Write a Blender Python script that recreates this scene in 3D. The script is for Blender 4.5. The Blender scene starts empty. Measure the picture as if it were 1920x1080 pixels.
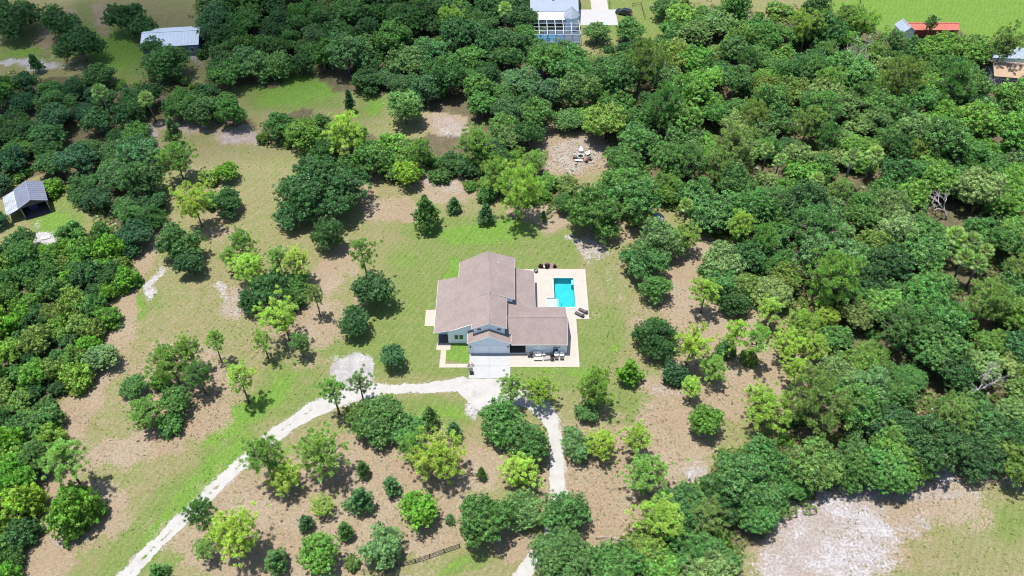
import bpy, math, random
import numpy as np
from mathutils import Vector, Matrix

# ------------------------------------------------------------------ camera, sky, sun, exposure
S = bpy.context.scene
COL = S.collection
R = math.radians
FPX, PITCH, CAMH = 1560.0, R(46.8), 120.0
SP, CP = math.sin(PITCH), math.cos(PITCH)
cam_d = bpy.data.cameras.new("camera")
cam_d.sensor_width = 36.0
cam_d.lens = FPX / 1920.0 * 36.0
cam_d.clip_end = 8000.0
cam_d.clip_start = 0.5
cam = bpy.data.objects.new("camera", cam_d)
COL.objects.link(cam)
cam.location = (0, 0, CAMH)
cam.rotation_euler = (math.pi / 2 - PITCH, 0, 0)
S.camera = cam

SHADOW = Vector((0.18, -0.05, -1.0))          # where a shadow falls for one metre of height
to_sun = (-SHADOW).normalized()
sun_el = math.asin(to_sun.z)
sun_az = math.atan2(to_sun.x, to_sun.y)        # clockwise from +y
W = bpy.data.worlds.new("World")
S.world = W
W.use_nodes = True
nt = W.node_tree
bg = nt.nodes["Background"]
sky = nt.nodes.new("ShaderNodeTexSky")
sky.sky_type = 'NISHITA'
sky.sun_disc = False
sky.sun_elevation = sun_el
sky.sun_rotation = sun_az
nt.links.new(sky.outputs[0], bg.inputs[0])
bg.inputs[1].default_value = 0.12
sun_d = bpy.data.lights.new("sun", 'SUN')
sun_d.energy = 4.9
sun_d.angle = R(0.53)
sun_d.color = (1.0, 0.955, 0.89)
sun = bpy.data.objects.new("sun", sun_d)
COL.objects.link(sun)
sun.rotation_euler = SHADOW.to_track_quat('-Z', 'Y').to_euler()
sun.location = (0, 100, 300)
S.view_settings.view_transform = 'Standard'
S.view_settings.look = 'None'
S.view_settings.exposure = 0.74
S.view_settings.gamma = 1.0
S.view_settings.use_curve_mapping = False
S.cycles.max_bounces = 6
S.cycles.diffuse_bounces = 4
S.cycles.glossy_bounces = 2
S.cycles.transmission_bounces = 4
S.cycles.transparent_max_bounces = 8
S.cycles.volume_bounces = 0
S.cycles.filter_width = 1.1
S.cycles.use_denoising = True

# ------------------------------------------------------------------ helpers
def at(px, py, z=0.0):
    """ground (or height z) point seen at a pixel of the 1920x1080 photograph"""
    u = (px - 960) / FPX
    v = (540 - py) / FPX
    d = (u, CP + v * SP, -SP + v * CP)
    t = (z - CAMH) / d[2]
    return Vector((d[0] * t, d[1] * t, z))

def mpp(p):
    return (p.y * CP - (p.z - CAMH) * SP) / FPX

def topix(x, y):
    f = y * CP + CAMH * SP
    up = y * SP - CAMH * CP
    return 960 + FPX * x / f, 540 - FPX * up / f

def tag(o, label=None, cat=None, group=None, kind=None):
    if label: o['label'] = label
    if cat: o['category'] = cat
    if group: o['group'] = group
    if kind: o['kind'] = kind
    return o

def empty(name, loc, rz=0.0):
    o = bpy.data.objects.new(name, None)
    COL.objects.link(o)
    o.location = loc
    o.rotation_euler = (0, 0, rz)
    return o

def thing(name, label, cat, loc, rz=0.0, group=None):
    return tag(empty(name, loc, rz), label, cat, group)

def copy_tree(o, parent=None):
    c = o.copy()
    COL.objects.link(c)
    c.parent = parent
    for ch in list(o.children):
        copy_tree(ch, c)
    return c

class MB:
    """collects shapes, then links them as one mesh object"""
    def __init__(self):
        self.v = []; self.f = []
    def add(self, vs, fs):
        b = len(self.v)
        self.v += [tuple(p) for p in vs]
        self.f += [tuple(i + b for i in q) for q in fs]
        return self
    def box(self, x0, x1, y0, y1, z0, z1):
        return self.add([(x0,y0,z0),(x1,y0,z0),(x1,y1,z0),(x0,y1,z0),(x0,y0,z1),(x1,y0,z1),(x1,y1,z1),(x0,y1,z1)],
                        [(3,2,1,0),(4,5,6,7),(0,1,5,4),(1,2,6,5),(2,3,7,6),(3,0,4,7)])
    def bar(self, a, b, w, h):
        a = Vector(a); b = Vector(b); d = (b - a).normalized()
        up = Vector((0,0,1)) if abs(d.z) < .95 else Vector((0,1,0))
        s = d.cross(up).normalized() * (w/2); u = s.cross(d).normalized() * (h/2)
        vs = [a-s-u, a+s-u, a+s+u, a-s+u, b-s-u, b+s-u, b+s+u, b-s+u]
        return self.add(vs, [(0,1,2,3),(7,6,5,4),(4,5,1,0),(5,6,2,1),(6,7,3,2),(7,4,0,3)])
    def tube(self, pts, rs, n=6, cap=True):
        base = len(self.v); m = len(pts)
        pts = [Vector(p) for p in pts]
        for i, p in enumerate(pts):
            d = (pts[min(i+1,m-1)] - pts[max(i-1,0)])
            d = d.normalized() if d.length > 1e-6 else Vector((0,0,1))
            ref = Vector((1,0,0)) if abs(d.x) < .9 else Vector((0,1,0))
            s = d.cross(ref).normalized(); u = s.cross(d)
            for k in range(n):
                a = 2*math.pi*k/n
                self.v.append(tuple(p + (s*math.cos(a) + u*math.sin(a)) * rs[i]))
        for i in range(m-1):
            for k in range(n):
                a = base+i*n+k; b = base+i*n+(k+1) % n
                self.f.append((a, b, b+n, a+n))
        if cap:
            self.f.append(tuple(base+k for k in range(n))[::-1])
            self.f.append(tuple(base+(m-1)*n+k for k in range(n)))
        return self
    def lathe(self, prof, n=16, c=(0,0)):
        base = len(self.v)
        for r, z in prof:
            for k in range(n):
                a = 2*math.pi*k/n
                self.v.append((c[0]+r*math.cos(a), c[1]+r*math.sin(a), z))
        for i in range(len(prof)-1):
            for k in range(n):
                a = base+i*n+k; b = base+i*n+(k+1) % n
                self.f.append((a, b, b+n, a+n))
        self.f.append(tuple(base+(len(prof)-1)*n+k for k in range(n)))
        self.f.append(tuple(base+k for k in range(n))[::-1])
        return self
    def prism(self, poly, axis, a, b):
        """poly of 2-D points extruded along an axis: 'y' -> (x,z), 'x' -> (y,z), 'z' -> (x,y)"""
        n = len(poly)
        def P(p, t):
            return {'y': (p[0], t, p[1]), 'x': (t, p[0], p[1]), 'z': (p[0], p[1], t)}[axis]
        vs = [P(p, a) for p in poly] + [P(p, b) for p in poly]
        fs = [tuple(range(n)), tuple(range(2*n-1, n-1, -1))]
        fs += [(i, i+n, (i+1) % n + n, (i+1) % n) for i in range(n)]
        return self.add(vs, fs)
    def mesh(self, name, mat, smooth=False):
        me = bpy.data.meshes.new(name)
        me.from_pydata(self.v, [], self.f)
        import bmesh
        bm = bmesh.new(); bm.from_mesh(me)
        bmesh.ops.recalc_face_normals(bm, faces=bm.faces)
        bm.to_mesh(me); bm.free()
        if mat: me.materials.append(mat)
        if smooth:
            me.polygons.foreach_set("use_smooth", [True]*len(me.polygons))
        me.update()
        return me
    def build(self, name, mat, parent=None, smooth=False):
        o = bpy.data.objects.new(name, self.mesh(name, mat, smooth))
        COL.objects.link(o)
        o.parent = parent
        return o

def link(name, me, parent=None):
    o = bpy.data.objects.new(name, me)
    COL.objects.link(o); o.parent = parent
    return o

# ------------------------------------------------------------------ materials
def new_mat(name):
    m = bpy.data.materials.new(name)
    m.use_nodes = True
    return m, m.node_tree, m.node_tree.nodes["Principled BSDF"]

def nd(t, kind, **kw):
    n = t.nodes.new(kind)
    for k, v in kw.items():
        setattr(n, k, v)
    return n

def mixc(t, fac, a, b, blend='MIX'):
    n = t.nodes.new("ShaderNodeMix"); n.data_type = 'RGBA'; n.blend_type = blend
    for sock, val in ((n.inputs[0], fac), (n.inputs[6], a), (n.inputs[7], b)):
        if hasattr(val, 'is_output'): t.links.new(val, sock)
        elif isinstance(val, (int, float)): sock.default_value = val
        else: sock.default_value = (*val, 1) if len(val) == 3 else val
    return n.outputs[2]

def mth(t, op, a, b=0.0, c=0.0, clamp=False):
    n = t.nodes.new("ShaderNodeMath"); n.operation = op; n.use_clamp = clamp
    for i, val in enumerate((a, b, c)):
        if hasattr(val, 'is_output'): t.links.new(val, n.inputs[i])
        else: n.inputs[i].default_value = val
    return n.outputs[0]

def noise(t, scale, detail=4, rough=.6, coord='object', dist=0.0, stretch=None):
    tc = nd(t, "ShaderNodeTexCoord")
    out = tc.outputs['Object'] if coord == 'object' else nd(t, "ShaderNodeNewGeometry").outputs['Position']
    if stretch:
        mp = nd(t, "ShaderNodeMapping"); mp.inputs['Scale'].default_value = stretch[:3]
        if len(stretch) > 3: mp.inputs['Rotation'].default_value = (0, 0, stretch[3])
        t.links.new(out, mp.inputs[0]); out = mp.outputs[0]
    n = nd(t, "ShaderNodeTexNoise"); t.links.new(out, n.inputs['Vector'])
    n.inputs['Scale'].default_value = scale; n.inputs['Detail'].default_value = detail
    n.inputs['Roughness'].default_value = rough; n.inputs['Distortion'].default_value = dist
    return n.outputs['Fac']

def remap(t, v, a, b, c=0.0, d=1.0, smooth=False):
    n = nd(t, "ShaderNodeMapRange"); n.clamp = True
    if smooth: n.interpolation_type = 'SMOOTHSTEP'
    t.links.new(v, n.inputs[0])
    for i, x in enumerate((a, b, c, d)): n.inputs[1+i].default_value = x
    return n.outputs[0]

def simple(name, col, rough=.7, metal=0.0, var=.15, scale=1.2, bump=0.0, spec=.4, var2=.0, scale2=8):
    m, t, b = new_mat(name)
    f = remap(t, noise(t, scale, 5), .3, .7)
    dark = tuple(c*(1-var) for c in col); lite = tuple(min(1, c*(1+var)) for c in col)
    c = mixc(t, f, dark, lite)
    if var2:
        f2 = remap(t, noise(t, scale2, 3), .35, .65, 1-var2, 1+var2)
        c = mixc(t, 1.0, c, f2, 'MULTIPLY')
    t.links.new(c, b.inputs['Base Color'])
    b.inputs['Roughness'].default_value = rough; b.inputs['Metallic'].default_value = metal
    b.inputs['Specular IOR Level'].default_value = spec
    if bump:
        bp = nd(t, "ShaderNodeBump"); bp.inputs['Strength'].default_value = bump; bp.inputs['Distance'].default_value = .05
        t.links.new(noise(t, scale2*2, 4), bp.inputs['Height']); t.links.new(bp.outputs[0], b.inputs['Normal'])
    return m

M = {}
M['concrete'] = simple('concrete', (.30,.305,.312), .85, var=.05, scale=.5, var2=.04, scale2=5)
M['deck'] = simple('travertine_deck', (.325,.295,.262), .8, var=.05, scale=.6, var2=.06, scale2=4)
M['walk'] = simple('walk_concrete', (.325,.295,.25), .85, var=.06, scale=.7, var2=.05, scale2=5)
M['dark_tile'] = simple('dark_porch_floor', (.07,.065,.07), .5, var=.3, scale=2.5)
M['siding'] = simple('pale_blue_siding', (.74,.82,.92), .6, var=.03, scale=.5)
M['siding_dim'] = simple('weathered_siding', (.16,.2,.26), .6, var=.1, scale=.8)
M['trim'] = simple('white_trim', (.78,.77,.75), .5, var=.03)
M['door'] = simple('garage_door_paint', (.80,.85,.93), .45, var=.03)
M['black'] = simple('black_metal', (.015,.015,.018), .4, var=.2)
M['dark_fabric'] = simple('charcoal_mesh', (.07,.065,.07), .8, var=.2, scale=4)
M['white_fabric'] = simple('white_cushion', (.72,.71,.70), .9, var=.04)
M['grey_metal'] = simple('grey_metal', (.3,.3,.31), .4, metal=.6, var=.1)
M['pink'] = simple('pink_paint', (.55,.16,.26), .35, var=.06)
M['rubber'] = simple('rubber', (.02,.02,.02), .8, var=.2)
M['bin'] = simple('grey_bin_plastic', (.05,.05,.058), .5, var=.12)
M['wood_dark'] = simple('dark_fence_wood', (.07,.06,.055), .85, var=.25, scale=3)
M['wood_pale'] = simple('weathered_board', (.42,.38,.36), .85, var=.2, scale=3)
M['wood_red'] = simple('red_stained_wood', (.22,.05,.04), .7, var=.2, scale=3)
M['bark'] = simple('oak_bark', (.16,.135,.115), .95, var=.35, scale=2.2, bump=.5)
M['pine_bark'] = simple('pine_bark', (.15,.115,.095), .95, var=.4, scale=2.6, bump=.5)
M['dead_wood'] = simple('bleached_dead_wood', (.34,.31,.31), .9, var=.25, scale=2)
M['stone'] = simple('pale_stone', (.32,.30,.29), .9, var=.2, scale=3)
M['mulch'] = simple('mulch', (.17,.12,.10), .95, var=.35, scale=4)
M['tan_roof'] = simple('tan_shingle', (.31,.22,.145), .8, var=.12, scale=.6, var2=.1, scale2=3)
M['red_roof'] = simple('red_metal_roof', (.36,.10,.075), .5, var=.12, scale=.7)
M['steel'] = simple('pool_cage_aluminium', (.55,.58,.62), .4, var=.05)
M['screen'] = simple('insect_screen', (.05,.075,.11), .7, var=.1)
M['teal'] = simple('teal_tarp', (.01,.2,.19), .6, var=.1)
M['blue_tarp'] = simple('dark_blue_tarp', (.05,.05,.16), .6, var=.2)
M['car_paint'] = simple('black_car_paint', (.008,.009,.014), .15, spec=.8, var=.1)
M['ash'] = simple('ash', (.1,.095,.095), .95, var=.3, scale=4)

def glass_mat(name, col, rough=.08):
    m, t, b = new_mat(name)
    t.links.new(mixc(t, remap(t, noise(t, .9, 2), .35, .65), tuple(c*.6 for c in col), tuple(c*1.3 for c in col)), b.inputs['Base Color'])
    b.inputs['Roughness'].default_value = rough
    b.inputs['Specular IOR Level'].default_value = .8
    return m
M['glass'] = glass_mat('window_glass', (.02,.05,.06))
M['blue_glass'] = glass_mat('door_reflection_tint', (.04,.13,.24))  # blue reflected in the sliding door is put into the base colour
M['car_glass'] = glass_mat('car_glass', (.03,.035,.04))
M['lamp_glass'] = simple('lamp_lens', (.5,.1,.08), .2)

def shingle_mat():
    m, t, b = new_mat('shingle_roof')
    base = mixc(t, remap(t, noise(t, .45, 4), .3, .7), (.186,.150,.142), (.222,.180,.169))
    n1 = remap(t, noise(t, 9, 2, stretch=(1, 1, 2)), .3, .7, .80, 1.18)
    n2 = remap(t, noise(t, 2.4, 3, .7), .3, .7, .90, 1.1)
    c = mixc(t, 1.0, base, n1, 'MULTIPLY'); c = mixc(t, 1.0, c, n2, 'MULTIPLY')
    t.links.new(c, b.inputs['Base Color']); b.inputs['Roughness'].default_value = .9
    b.inputs['Specular IOR Level'].default_value = .2
    bp = nd(t, "ShaderNodeBump"); bp.inputs['Strength'].default_value = .5; bp.inputs['Distance'].default_value = .03
    t.links.new(noise(t, 9, 2), bp.inputs['Height']); t.links.new(bp.outputs[0], b.inputs['Normal'])
    return m
M['shingle'] = shingle_mat()

def metal_roof(name, col, period=.45, var=.1, rust=0.0, rot=0.0):
    m, t, b = new_mat(name)
    c = mixc(t, remap(t, noise(t, .5, 4), .3, .7), tuple(x*(1-var) for x in col), tuple(x*(1+var) for x in col))
    if rust:
        c = mixc(t, remap(t, noise(t, .7, 5, .7, stretch=(3, .5, 1)), .5, .62, 0, rust), c, (.28,.12,.08))
    t.links.new(c, b.inputs['Base Color'])
    b.inputs['Roughness'].default_value = .75; b.inputs['Specular IOR Level'].default_value = .2
    return m
M['white_metal'] = metal_roof('white_metal_roof', (.235,.275,.335), var=.05)
M['barn_metal'] = metal_roof('barn_metal_roof', (.54,.60,.67), var=.05)
M['grey_metal_roof'] = metal_roof('grey_metal_roof', (.135,.15,.20), var=.12)
M['rusty_metal'] = metal_roof('rusty_metal_roof', (.34,.39,.44), var=.2, rust=.55)

def water_mat(name='pool_water', tint=(.55,.93,.95)):
    m, t, b = new_mat(name)
    out = t.nodes['Material Output']; t.nodes.remove(b)
    tr = nd(t, "ShaderNodeBsdfTransparent"); tr.inputs[0].default_value = (*tint, 1)
    gl = nd(t, "ShaderNodeBsdfGlossy"); gl.inputs['Roughness'].default_value = .06
    fr = nd(t, "ShaderNodeFresnel"); fr.inputs[0].default_value = 1.33
    bp = nd(t, "ShaderNodeBump"); bp.inputs['Strength'].default_value = .25; bp.inputs['Distance'].default_value = .04
    t.links.new(noise(t, 2.2, 3), bp.inputs['Height'])
    t.links.new(bp.outputs[0], gl.inputs['Normal']); t.links.new(bp.outputs[0], fr.inputs['Normal'])
    mx = nd(t, "ShaderNodeMixShader")
    t.links.new(fr.outputs[0], mx.inputs[0]); t.links.new(tr.outputs[0], mx.inputs[1]); t.links.new(gl.outputs[0], mx.inputs[2])
    t.links.new(mx.outputs[0], out.inputs[0])
    return m
M['water'] = water_mat()
M['shallow_water'] = water_mat('shallow_water', (.88,.96,.99))
M['plaster'] = simple('pool_plaster', (.05,.35,.38), .6, var=.1, scale=.8, var2=.05, scale2=3)
M['shelf'] = simple('pool_shelf_plaster', (.36,.41,.45), .6, var=.04, scale=1)
M['coping'] = simple('pool_coping', (.345,.315,.28), .8, var=.05)

def leaf_mat(name, trans=.46, hue=.03, gloss=.5, vlo=.45, vhi=1.6):
    """leaf colour = object colour, varied leaf by leaf and clump by clump"""
    m, t, b = new_mat(name)
    out = t.nodes['Material Output']
    oi = nd(t, "ShaderNodeObjectInfo")
    a = nd(t, "ShaderNodeAttribute", attribute_name="leaf")
    sep = nd(t, "ShaderNodeSeparateColor"); t.links.new(a.outputs['Color'], sep.inputs[0])
    hs = nd(t, "ShaderNodeHueSaturation")
    t.links.new(oi.outputs['Color'], hs.inputs['Color'])
    t.links.new(remap(t, sep.outputs[1], 0, 1, .5 - hue, .5 + hue), hs.inputs['Hue'])
    t.links.new(remap(t, sep.outputs[0], 0, 1, vlo, vhi), hs.inputs['Value'])
    t.links.new(hs.outputs[0], b.inputs['Base Color'])
    b.inputs['Roughness'].default_value = .42
    b.inputs['Specular IOR Level'].default_value = gloss
    tl = nd(t, "ShaderNodeBsdfTranslucent")
    t.links.new(mixc(t, 1.0, hs.outputs[0], (1.25, 1.3, .7), 'MULTIPLY'), tl.inputs[0])
    mx = nd(t, "ShaderNodeMixShader"); mx.inputs[0].default_value = trans
    t.links.new(b.outputs[0], mx.inputs[1]); t.links.new(tl.outputs[0], mx.inputs[2])
    t.links.new(mx.outputs[0], out.inputs[0])
    return m
M['leaf'] = leaf_mat('oak_leaf')
M['needle'] = leaf_mat('pine_needle', trans=.35, hue=.018, gloss=.45, vlo=.6, vhi=1.4)
M['frond'] = leaf_mat('palm_frond', trans=.3, hue=.02, gloss=.5)
# ------------------------------------------------------------------ plant meshes
rng = np.random.default_rng(11)

def unit(v):
    return v / np.maximum(np.linalg.norm(v, axis=-1, keepdims=True), 1e-9)

def np_mesh(name, verts, k, attr, mat):
    """verts (n*k,3): n faces of k corners each; attr (n,2) leaf randoms"""
    n = len(verts)//k
    me = bpy.data.meshes.new(name)
    me.vertices.add(n*k); me.vertices.foreach_set("co", np.ascontiguousarray(verts, dtype=np.float32).ravel())
    me.loops.add(n*k); me.loops.foreach_set("vertex_index", np.arange(n*k, dtype=np.int32))
    me.polygons.add(n); me.polygons.foreach_set("loop_start", np.arange(0, n*k, k, dtype=np.int32))
    me.update(calc_edges=True)
    a = me.attributes.new("leaf", 'FLOAT_COLOR', 'POINT')
    col = np.zeros((n*k, 4), dtype=np.float32); col[:, :2] = np.repeat(attr, k, axis=0); col[:, 3] = 1
    a.data.foreach_set("color", col.ravel())
    me.materials.append(mat)
    return me

def leaves(C, N, s, asp=.62):
    """one rhombic leaf spray per centre C with normal N and size s"""
    n = len(C)
    t = unit(np.cross(N, rng.normal(size=(n, 3)))); b = np.cross(N, t)
    L = (t * s[:, None]); Wd = b * (s * asp)[:, None]
    droop = N * (s * -.18)[:, None]
    v = np.stack([C - L*.5 + droop, C + Wd*.5, C + L*.5 + droop, C - Wd*.5], axis=1)
    return v.reshape(-1, 3)

def clump_leaves(cen, rad, out, cnt, size, flat=.75):
    """leaf sprays over the outer shell of one clump"""
    d = unit(rng.normal(size=(cnt, 3)) + out * .75)
    r = rad * (rng.random(cnt) ** .35)[:, None]
    p = cen + d * r * np.array([1, 1, flat])
    nrm = unit(d * .75 + rng.normal(size=(cnt, 3)) * .75 + np.array([0, 0, .35]))
    return p, nrm, size * (.65 + .7 * rng.random(cnt))

def crown_mesh(name, D, H, z0, lobes, clumps, cnt, leaf, clump_r, shape='oak', fill=.15, mat=None):
    """crown of width D and height H from z0: lobes carry clumps, clumps carry leaf sprays"""
    P, Nn, Sz, A = [], [], [], []
    cz = z0 + H * .45
    L = []
    if shape == 'oak':
        for i in range(lobes):
            a = 2*math.pi*(i*0.618 + rng.random()*.12); rr = D*.5*(.12 + .58*math.sqrt((i+.5)/lobes))*rng.uniform(.85, 1.12) 
            top = 1 - (rr/(D*.5))**2
            z = z0 + H*(.22 + .42*top + rng.uniform(-.18, .18))
            R_ = D*.5*rng.uniform(.26, .46)
            L.append((np.array([rr*math.cos(a), rr*math.sin(a), z]), R_, R_*rng.uniform(.7, .95)*H/D*1.25))
    elif shape == 'round':
        L.append((np.array([0, 0, z0+H*.5]), D*.46, H*.48))
        for i in range(lobes):
            a = rng.random()*6.28; e = rng.uniform(-.2, .9)
            q = np.array([math.cos(a)*math.cos(e)*D*.27, math.sin(a)*math.cos(e)*D*.27, z0+H*.5+math.sin(e)*H*.25])
            L.append((q, D*.24, H*.25))
    elif shape == 'cone':
        for i in range(lobes):
            f = (i+.3)/lobes
            rr = D*.5*(1-f)**.8*.55*(.6+.5*rng.random()); a = i*2.4
            L.append((np.array([rr*math.cos(a), rr*math.sin(a), z0+H*(.16+.74*f)]), D*.5*(.60-.42*f), H*.2))
    elif shape == 'bush':
        for i in range(lobes):
            a = i*2.4+rng.random(); rr = D*.5*.62*math.sqrt((i+.3)/lobes)
            L.append((np.array([rr*math.cos(a), rr*math.sin(a), H*rng.uniform(.25, .55)]), D*.5*rng.uniform(.35, .5), H*rng.uniform(.3, .48)))
    for q, r_, rz in L:
        m = clumps
        d = unit(rng.normal(size=(m, 3)) + np.array([0, 0, .55]))
        rad = rng.uniform(.62, 1.25, size=(m, 1))
        c = q + d * rad * np.array([r_, r_, rz])
        for j in range(m):
            if c[j, 2] < z0*.8: c[j, 2] = z0*.8 + rng.random()*.4
            shade = rng.random()
            h = rng.random()
            p, n_, s_ = clump_leaves(c[j], clump_r*rng.uniform(.7, 1.3), d[j], cnt, leaf)
            P.append(p); Nn.append(n_); Sz.append(s_)
            A.append(np.stack([np.clip(.5 + (shade-.5)*.9 + (rng.random(cnt)-.5)*.6, 0, 1), np.clip(h*.6+rng.random(cnt)*.4, 0, 1)], 1))
    nf = int(len(L)*clumps*cnt*fill)
    if nf:
        qi = rng.integers(0, len(L), nf); d = unit(rng.normal(size=(nf, 3))) * (rng.random((nf, 1))**.5)*.8
        c = np.array([L[i][0] for i in qi]) + d*np.array([[L[i][1], L[i][1], L[i][2]] for i in qi])
        P.append(c); Nn.append(unit(rng.normal(size=(nf, 3))+np.array([0, 0, .8]))); Sz.append(leaf*1.5*(.6+.8*rng.random(nf)))
        A.append(np.stack([rng.random(nf)*.6, rng.random(nf)], 1))
    P = np.concatenate(P); Nn = np.concatenate(Nn); Sz = np.concatenate(Sz); A = np.concatenate(A)
    P[:, 2] = np.maximum(P[:, 2], .12)
    return np_mesh(name, leaves(P, Nn, Sz), 4, A, mat or M['leaf']), L

def trunk_mesh(name, L, D, H, z0, r, mat, limbs=True, lean=.25):
    mb = MB()
    top = Vector((rng.uniform(-lean, lean), rng.uniform(-lean, lean), z0 + H*.12))
    mb.tube([(0,0,-.15), (top.x*.4, top.y*.4, top.z*.45), top], [r*1.35, r, r*.8], 7)
    if limbs:
        for q, r_, rz in L:
            q = Vector(q); mid = top.lerp(q, .5) + Vector((rng.uniform(-.4,.4), rng.uniform(-.4,.4), -.25))
            mb.tube([top, mid, q, q + (q-mid)*.5], [r*.5, r*.33, r*.18, r*.06], 5, cap=False)
    return mb.mesh(name, mat, smooth=True)

PROTO = {}
def reg(kind, D, zc, crown, trunk):
    PROTO.setdefault(kind, []).append((D, zc, crown, trunk))

def oak_variant(kind, D, H, z0, lobes, clumps, cnt, leaf, cr, r, shape='oak', fill=.15, mat=None):
    cm, L = crown_mesh('crown', D, H, z0, lobes, clumps, cnt, leaf, cr, shape, fill, mat)
    tm = trunk_mesh('trunk', L, D, H, z0, r, M['bark'], limbs=shape in ('oak',))
    reg(kind, D, z0 + H*.5, cm, tm)

for i in range(9):
    oak_variant('oak', 10, rng.uniform(6.2, 7.8), .9, int(rng.integers(11, 15)), 62, 34, .25, .40, .30, fill=.12)
for i in range(3):
    oak_variant('bigoak', 15, 8.4, 1.1, 17, 100, 36, .26, .44, .48, fill=.12)
for i in range(4):
    oak_variant('round', 7, 5.6, .7, 9, 76, 34, .20, .30, .17, 'round', .12)
for i in range(5):
    oak_variant('young', 4.2, 4.6, .45, 10, 34, 34, .18, .28, .09, 'cone', .2)
for i in range(6):
    oak_variant('bush', 5.5, 3.4, .15, 9, 56, 32, .20, .29, .08, 'bush', .2)

def pine_variant(kind, Ht, spread, n_branch, start, tuft_r, dense, lean, flat=.0):
    """tall pine: bare bole, whorled upturned limbs, round needle tufts at the limb ends"""
    mb = MB()
    lx, ly = rng.uniform(-lean, lean), rng.uniform(-lean, lean)
    def ax(t):
        return np.array([lx*t*t*Ht, ly*t*t*Ht, t*Ht])
    ts = np.linspace(0, 1, 7)
    pts = [ax(t) for t in ts]; pts[0][2] = -.15
    r0 = .11 + Ht*.008
    mb.tube(pts, [r0*(1.15-.95*t) for t in ts], 7)
    T = []
    for i in range(n_branch):
        t = start + (1-start)*((i+rng.random()*.6)/n_branch)
        u = (t-start)/(1-start)
        prof = (math.sin(math.pi*min(1, .18+u*.82))**.7)*(1-.25*u) if not flat else (.55+.45*u)*(1-max(0, u-.85)*3)
        ln = spread*prof*rng.uniform(.65, 1.1)
        a = i*2.4 + rng.uniform(-.5, .5)
        dirv = np.array([math.cos(a), math.sin(a), .12+.55*u])
        p0 = ax(t); p1 = p0 + dirv*ln*.55 + np.array([0, 0, -.05*ln]); p2 = p0 + dirv*ln + np.array([0, 0, .10*ln])
        br = .03+.022*ln
        mb.tube([p0, p1, p2], [br*1.2, br*.8, br*.3], 4, cap=False)
        m = max(2, int(round(ln*dense+.4)))
        for j in range(m):
            f = .42+.58*(j+rng.random()*.6+.3)/m
            c = p0 + (p2-p0)*f
            side = rng.normal(size=3)*np.array([.46, .46, .24])*ln*.62
            if j == m-1: side *= .2
            c2 = c + side + np.array([0, 0, .15])
            if np.linalg.norm(side) > .35: mb.tube([c, c2], [.022, .01], 3, cap=False)
            T.append(c2)
    for j in range(4):
        T.append(ax(1)+rng.normal(size=3)*.3+np.array([0, 0, .1]))
    T = np.array(T)
    n = len(T); K = 84
    c = np.repeat(T, K, 0)
    d = unit(rng.normal(size=(n*K, 3)) + np.array([0, 0, .6]))
    ln = tuft_r*(.7+.5*rng.random((n*K, 1)))*np.repeat(rng.uniform(.75, 1.2, (n, 1)), K, 0)
    w = unit(np.cross(d, rng.normal(size=(n*K, 3))))*.033
    v = np.stack([c + d*ln*.12 - w*.6, c + d*ln*.55 - w + np.array([0, 0, .02]), c + d*ln, c + d*ln*.55 + w + np.array([0, 0, .02])], 1).reshape(-1, 3)
    at_ = np.stack([np.clip(np.repeat(rng.random(n), K)*.5+rng.random(n*K)*.5, 0, 1), np.clip(np.repeat(rng.random(n), K)*.6+rng.random(n*K)*.4, 0, 1)], 1)
    cm = np_mesh('crown', v, 4, at_, M['needle'])
    reg(kind, spread*2.1, float(T[:, 2].mean()), cm, mb.mesh('trunk', M['pine_bark'], smooth=True))

for i in range(5):
    pine_variant('pine', rng.uniform(11.5, 13), 3.3, 36, .48, .50, 2.0, .05)
for i in range(4):
    pine_variant('pinethin', rng.uniform(10.5, 12), 2.8, 26, .50, .48, 1.8, .07)
for i in range(5):
    pine_variant('pinebush', rng.uniform(8.5, 9.5), 4.1, 44, .32, .52, 1.9, .05)
for i in range(3):
    pine_variant('pineflat', rng.uniform(9, 10), 4.2, 42, .50, .50, 2.0, .08, flat=1.0)

def fan(c, d, ln, blades, spread, width):
    """one fan leaf: blades radiating from c about direction d"""
    d = d/np.linalg.norm(d)
    s = np.cross(d, [0, 0, 1.0]); s = s/max(np.linalg.norm(s), 1e-6); u = np.cross(s, d)
    out = []
    for k in range(blades):
        a = (k/(blades-1)-.5)*spread
        dd = d*math.cos(a)+s*math.sin(a)
        l = ln*(.75+.25*math.cos(a))
        w = np.cross(dd, u); w = w/max(np.linalg.norm(w), 1e-6)*width
        tip = c+dd*l + np.array([0, 0, -.22*l]); mid = c+dd*l*.55
        out += [c, mid+w, tip, mid-w]
    return out

def palm_variant(h, n, ln):
    mb = MB(); lean = rng.uniform(-.4, .4, 2)
    mb.tube([(0,0,-.15), (lean[0]*.4, lean[1]*.4, h*.5), (lean[0], lean[1], h)], [.24, .19, .2], 7)
    V = []
    for i in range(n):
        a = i*2.4; e = 1.25-1.7*(i/n)
        d = np.array([math.cos(a)*math.cos(e), math.sin(a)*math.cos(e), math.sin(e)])
        st = np.array([lean[0], lean[1], h+.1]); c = st + d*ln*.6
        mb.tube([st, c], [.035, .02], 3, cap=False)
        V += fan(c, d+np.array([0, 0, -.15]), ln*.75, 11, 2.6, .07)
    V = np.array(V); m = len(V)//4
    at_ = np.stack([rng.random(m), rng.random(m)], 1)
    reg('palm', ln*2.5, h+.2, np_mesh('crown', V, 4, at_, M['frond']), mb.mesh('trunk', M['bark'], smooth=True))
for i in range(4):
    palm_variant(rng.uniform(4.5, 6.5), 26, rng.uniform(1.3, 1.6))

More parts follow.
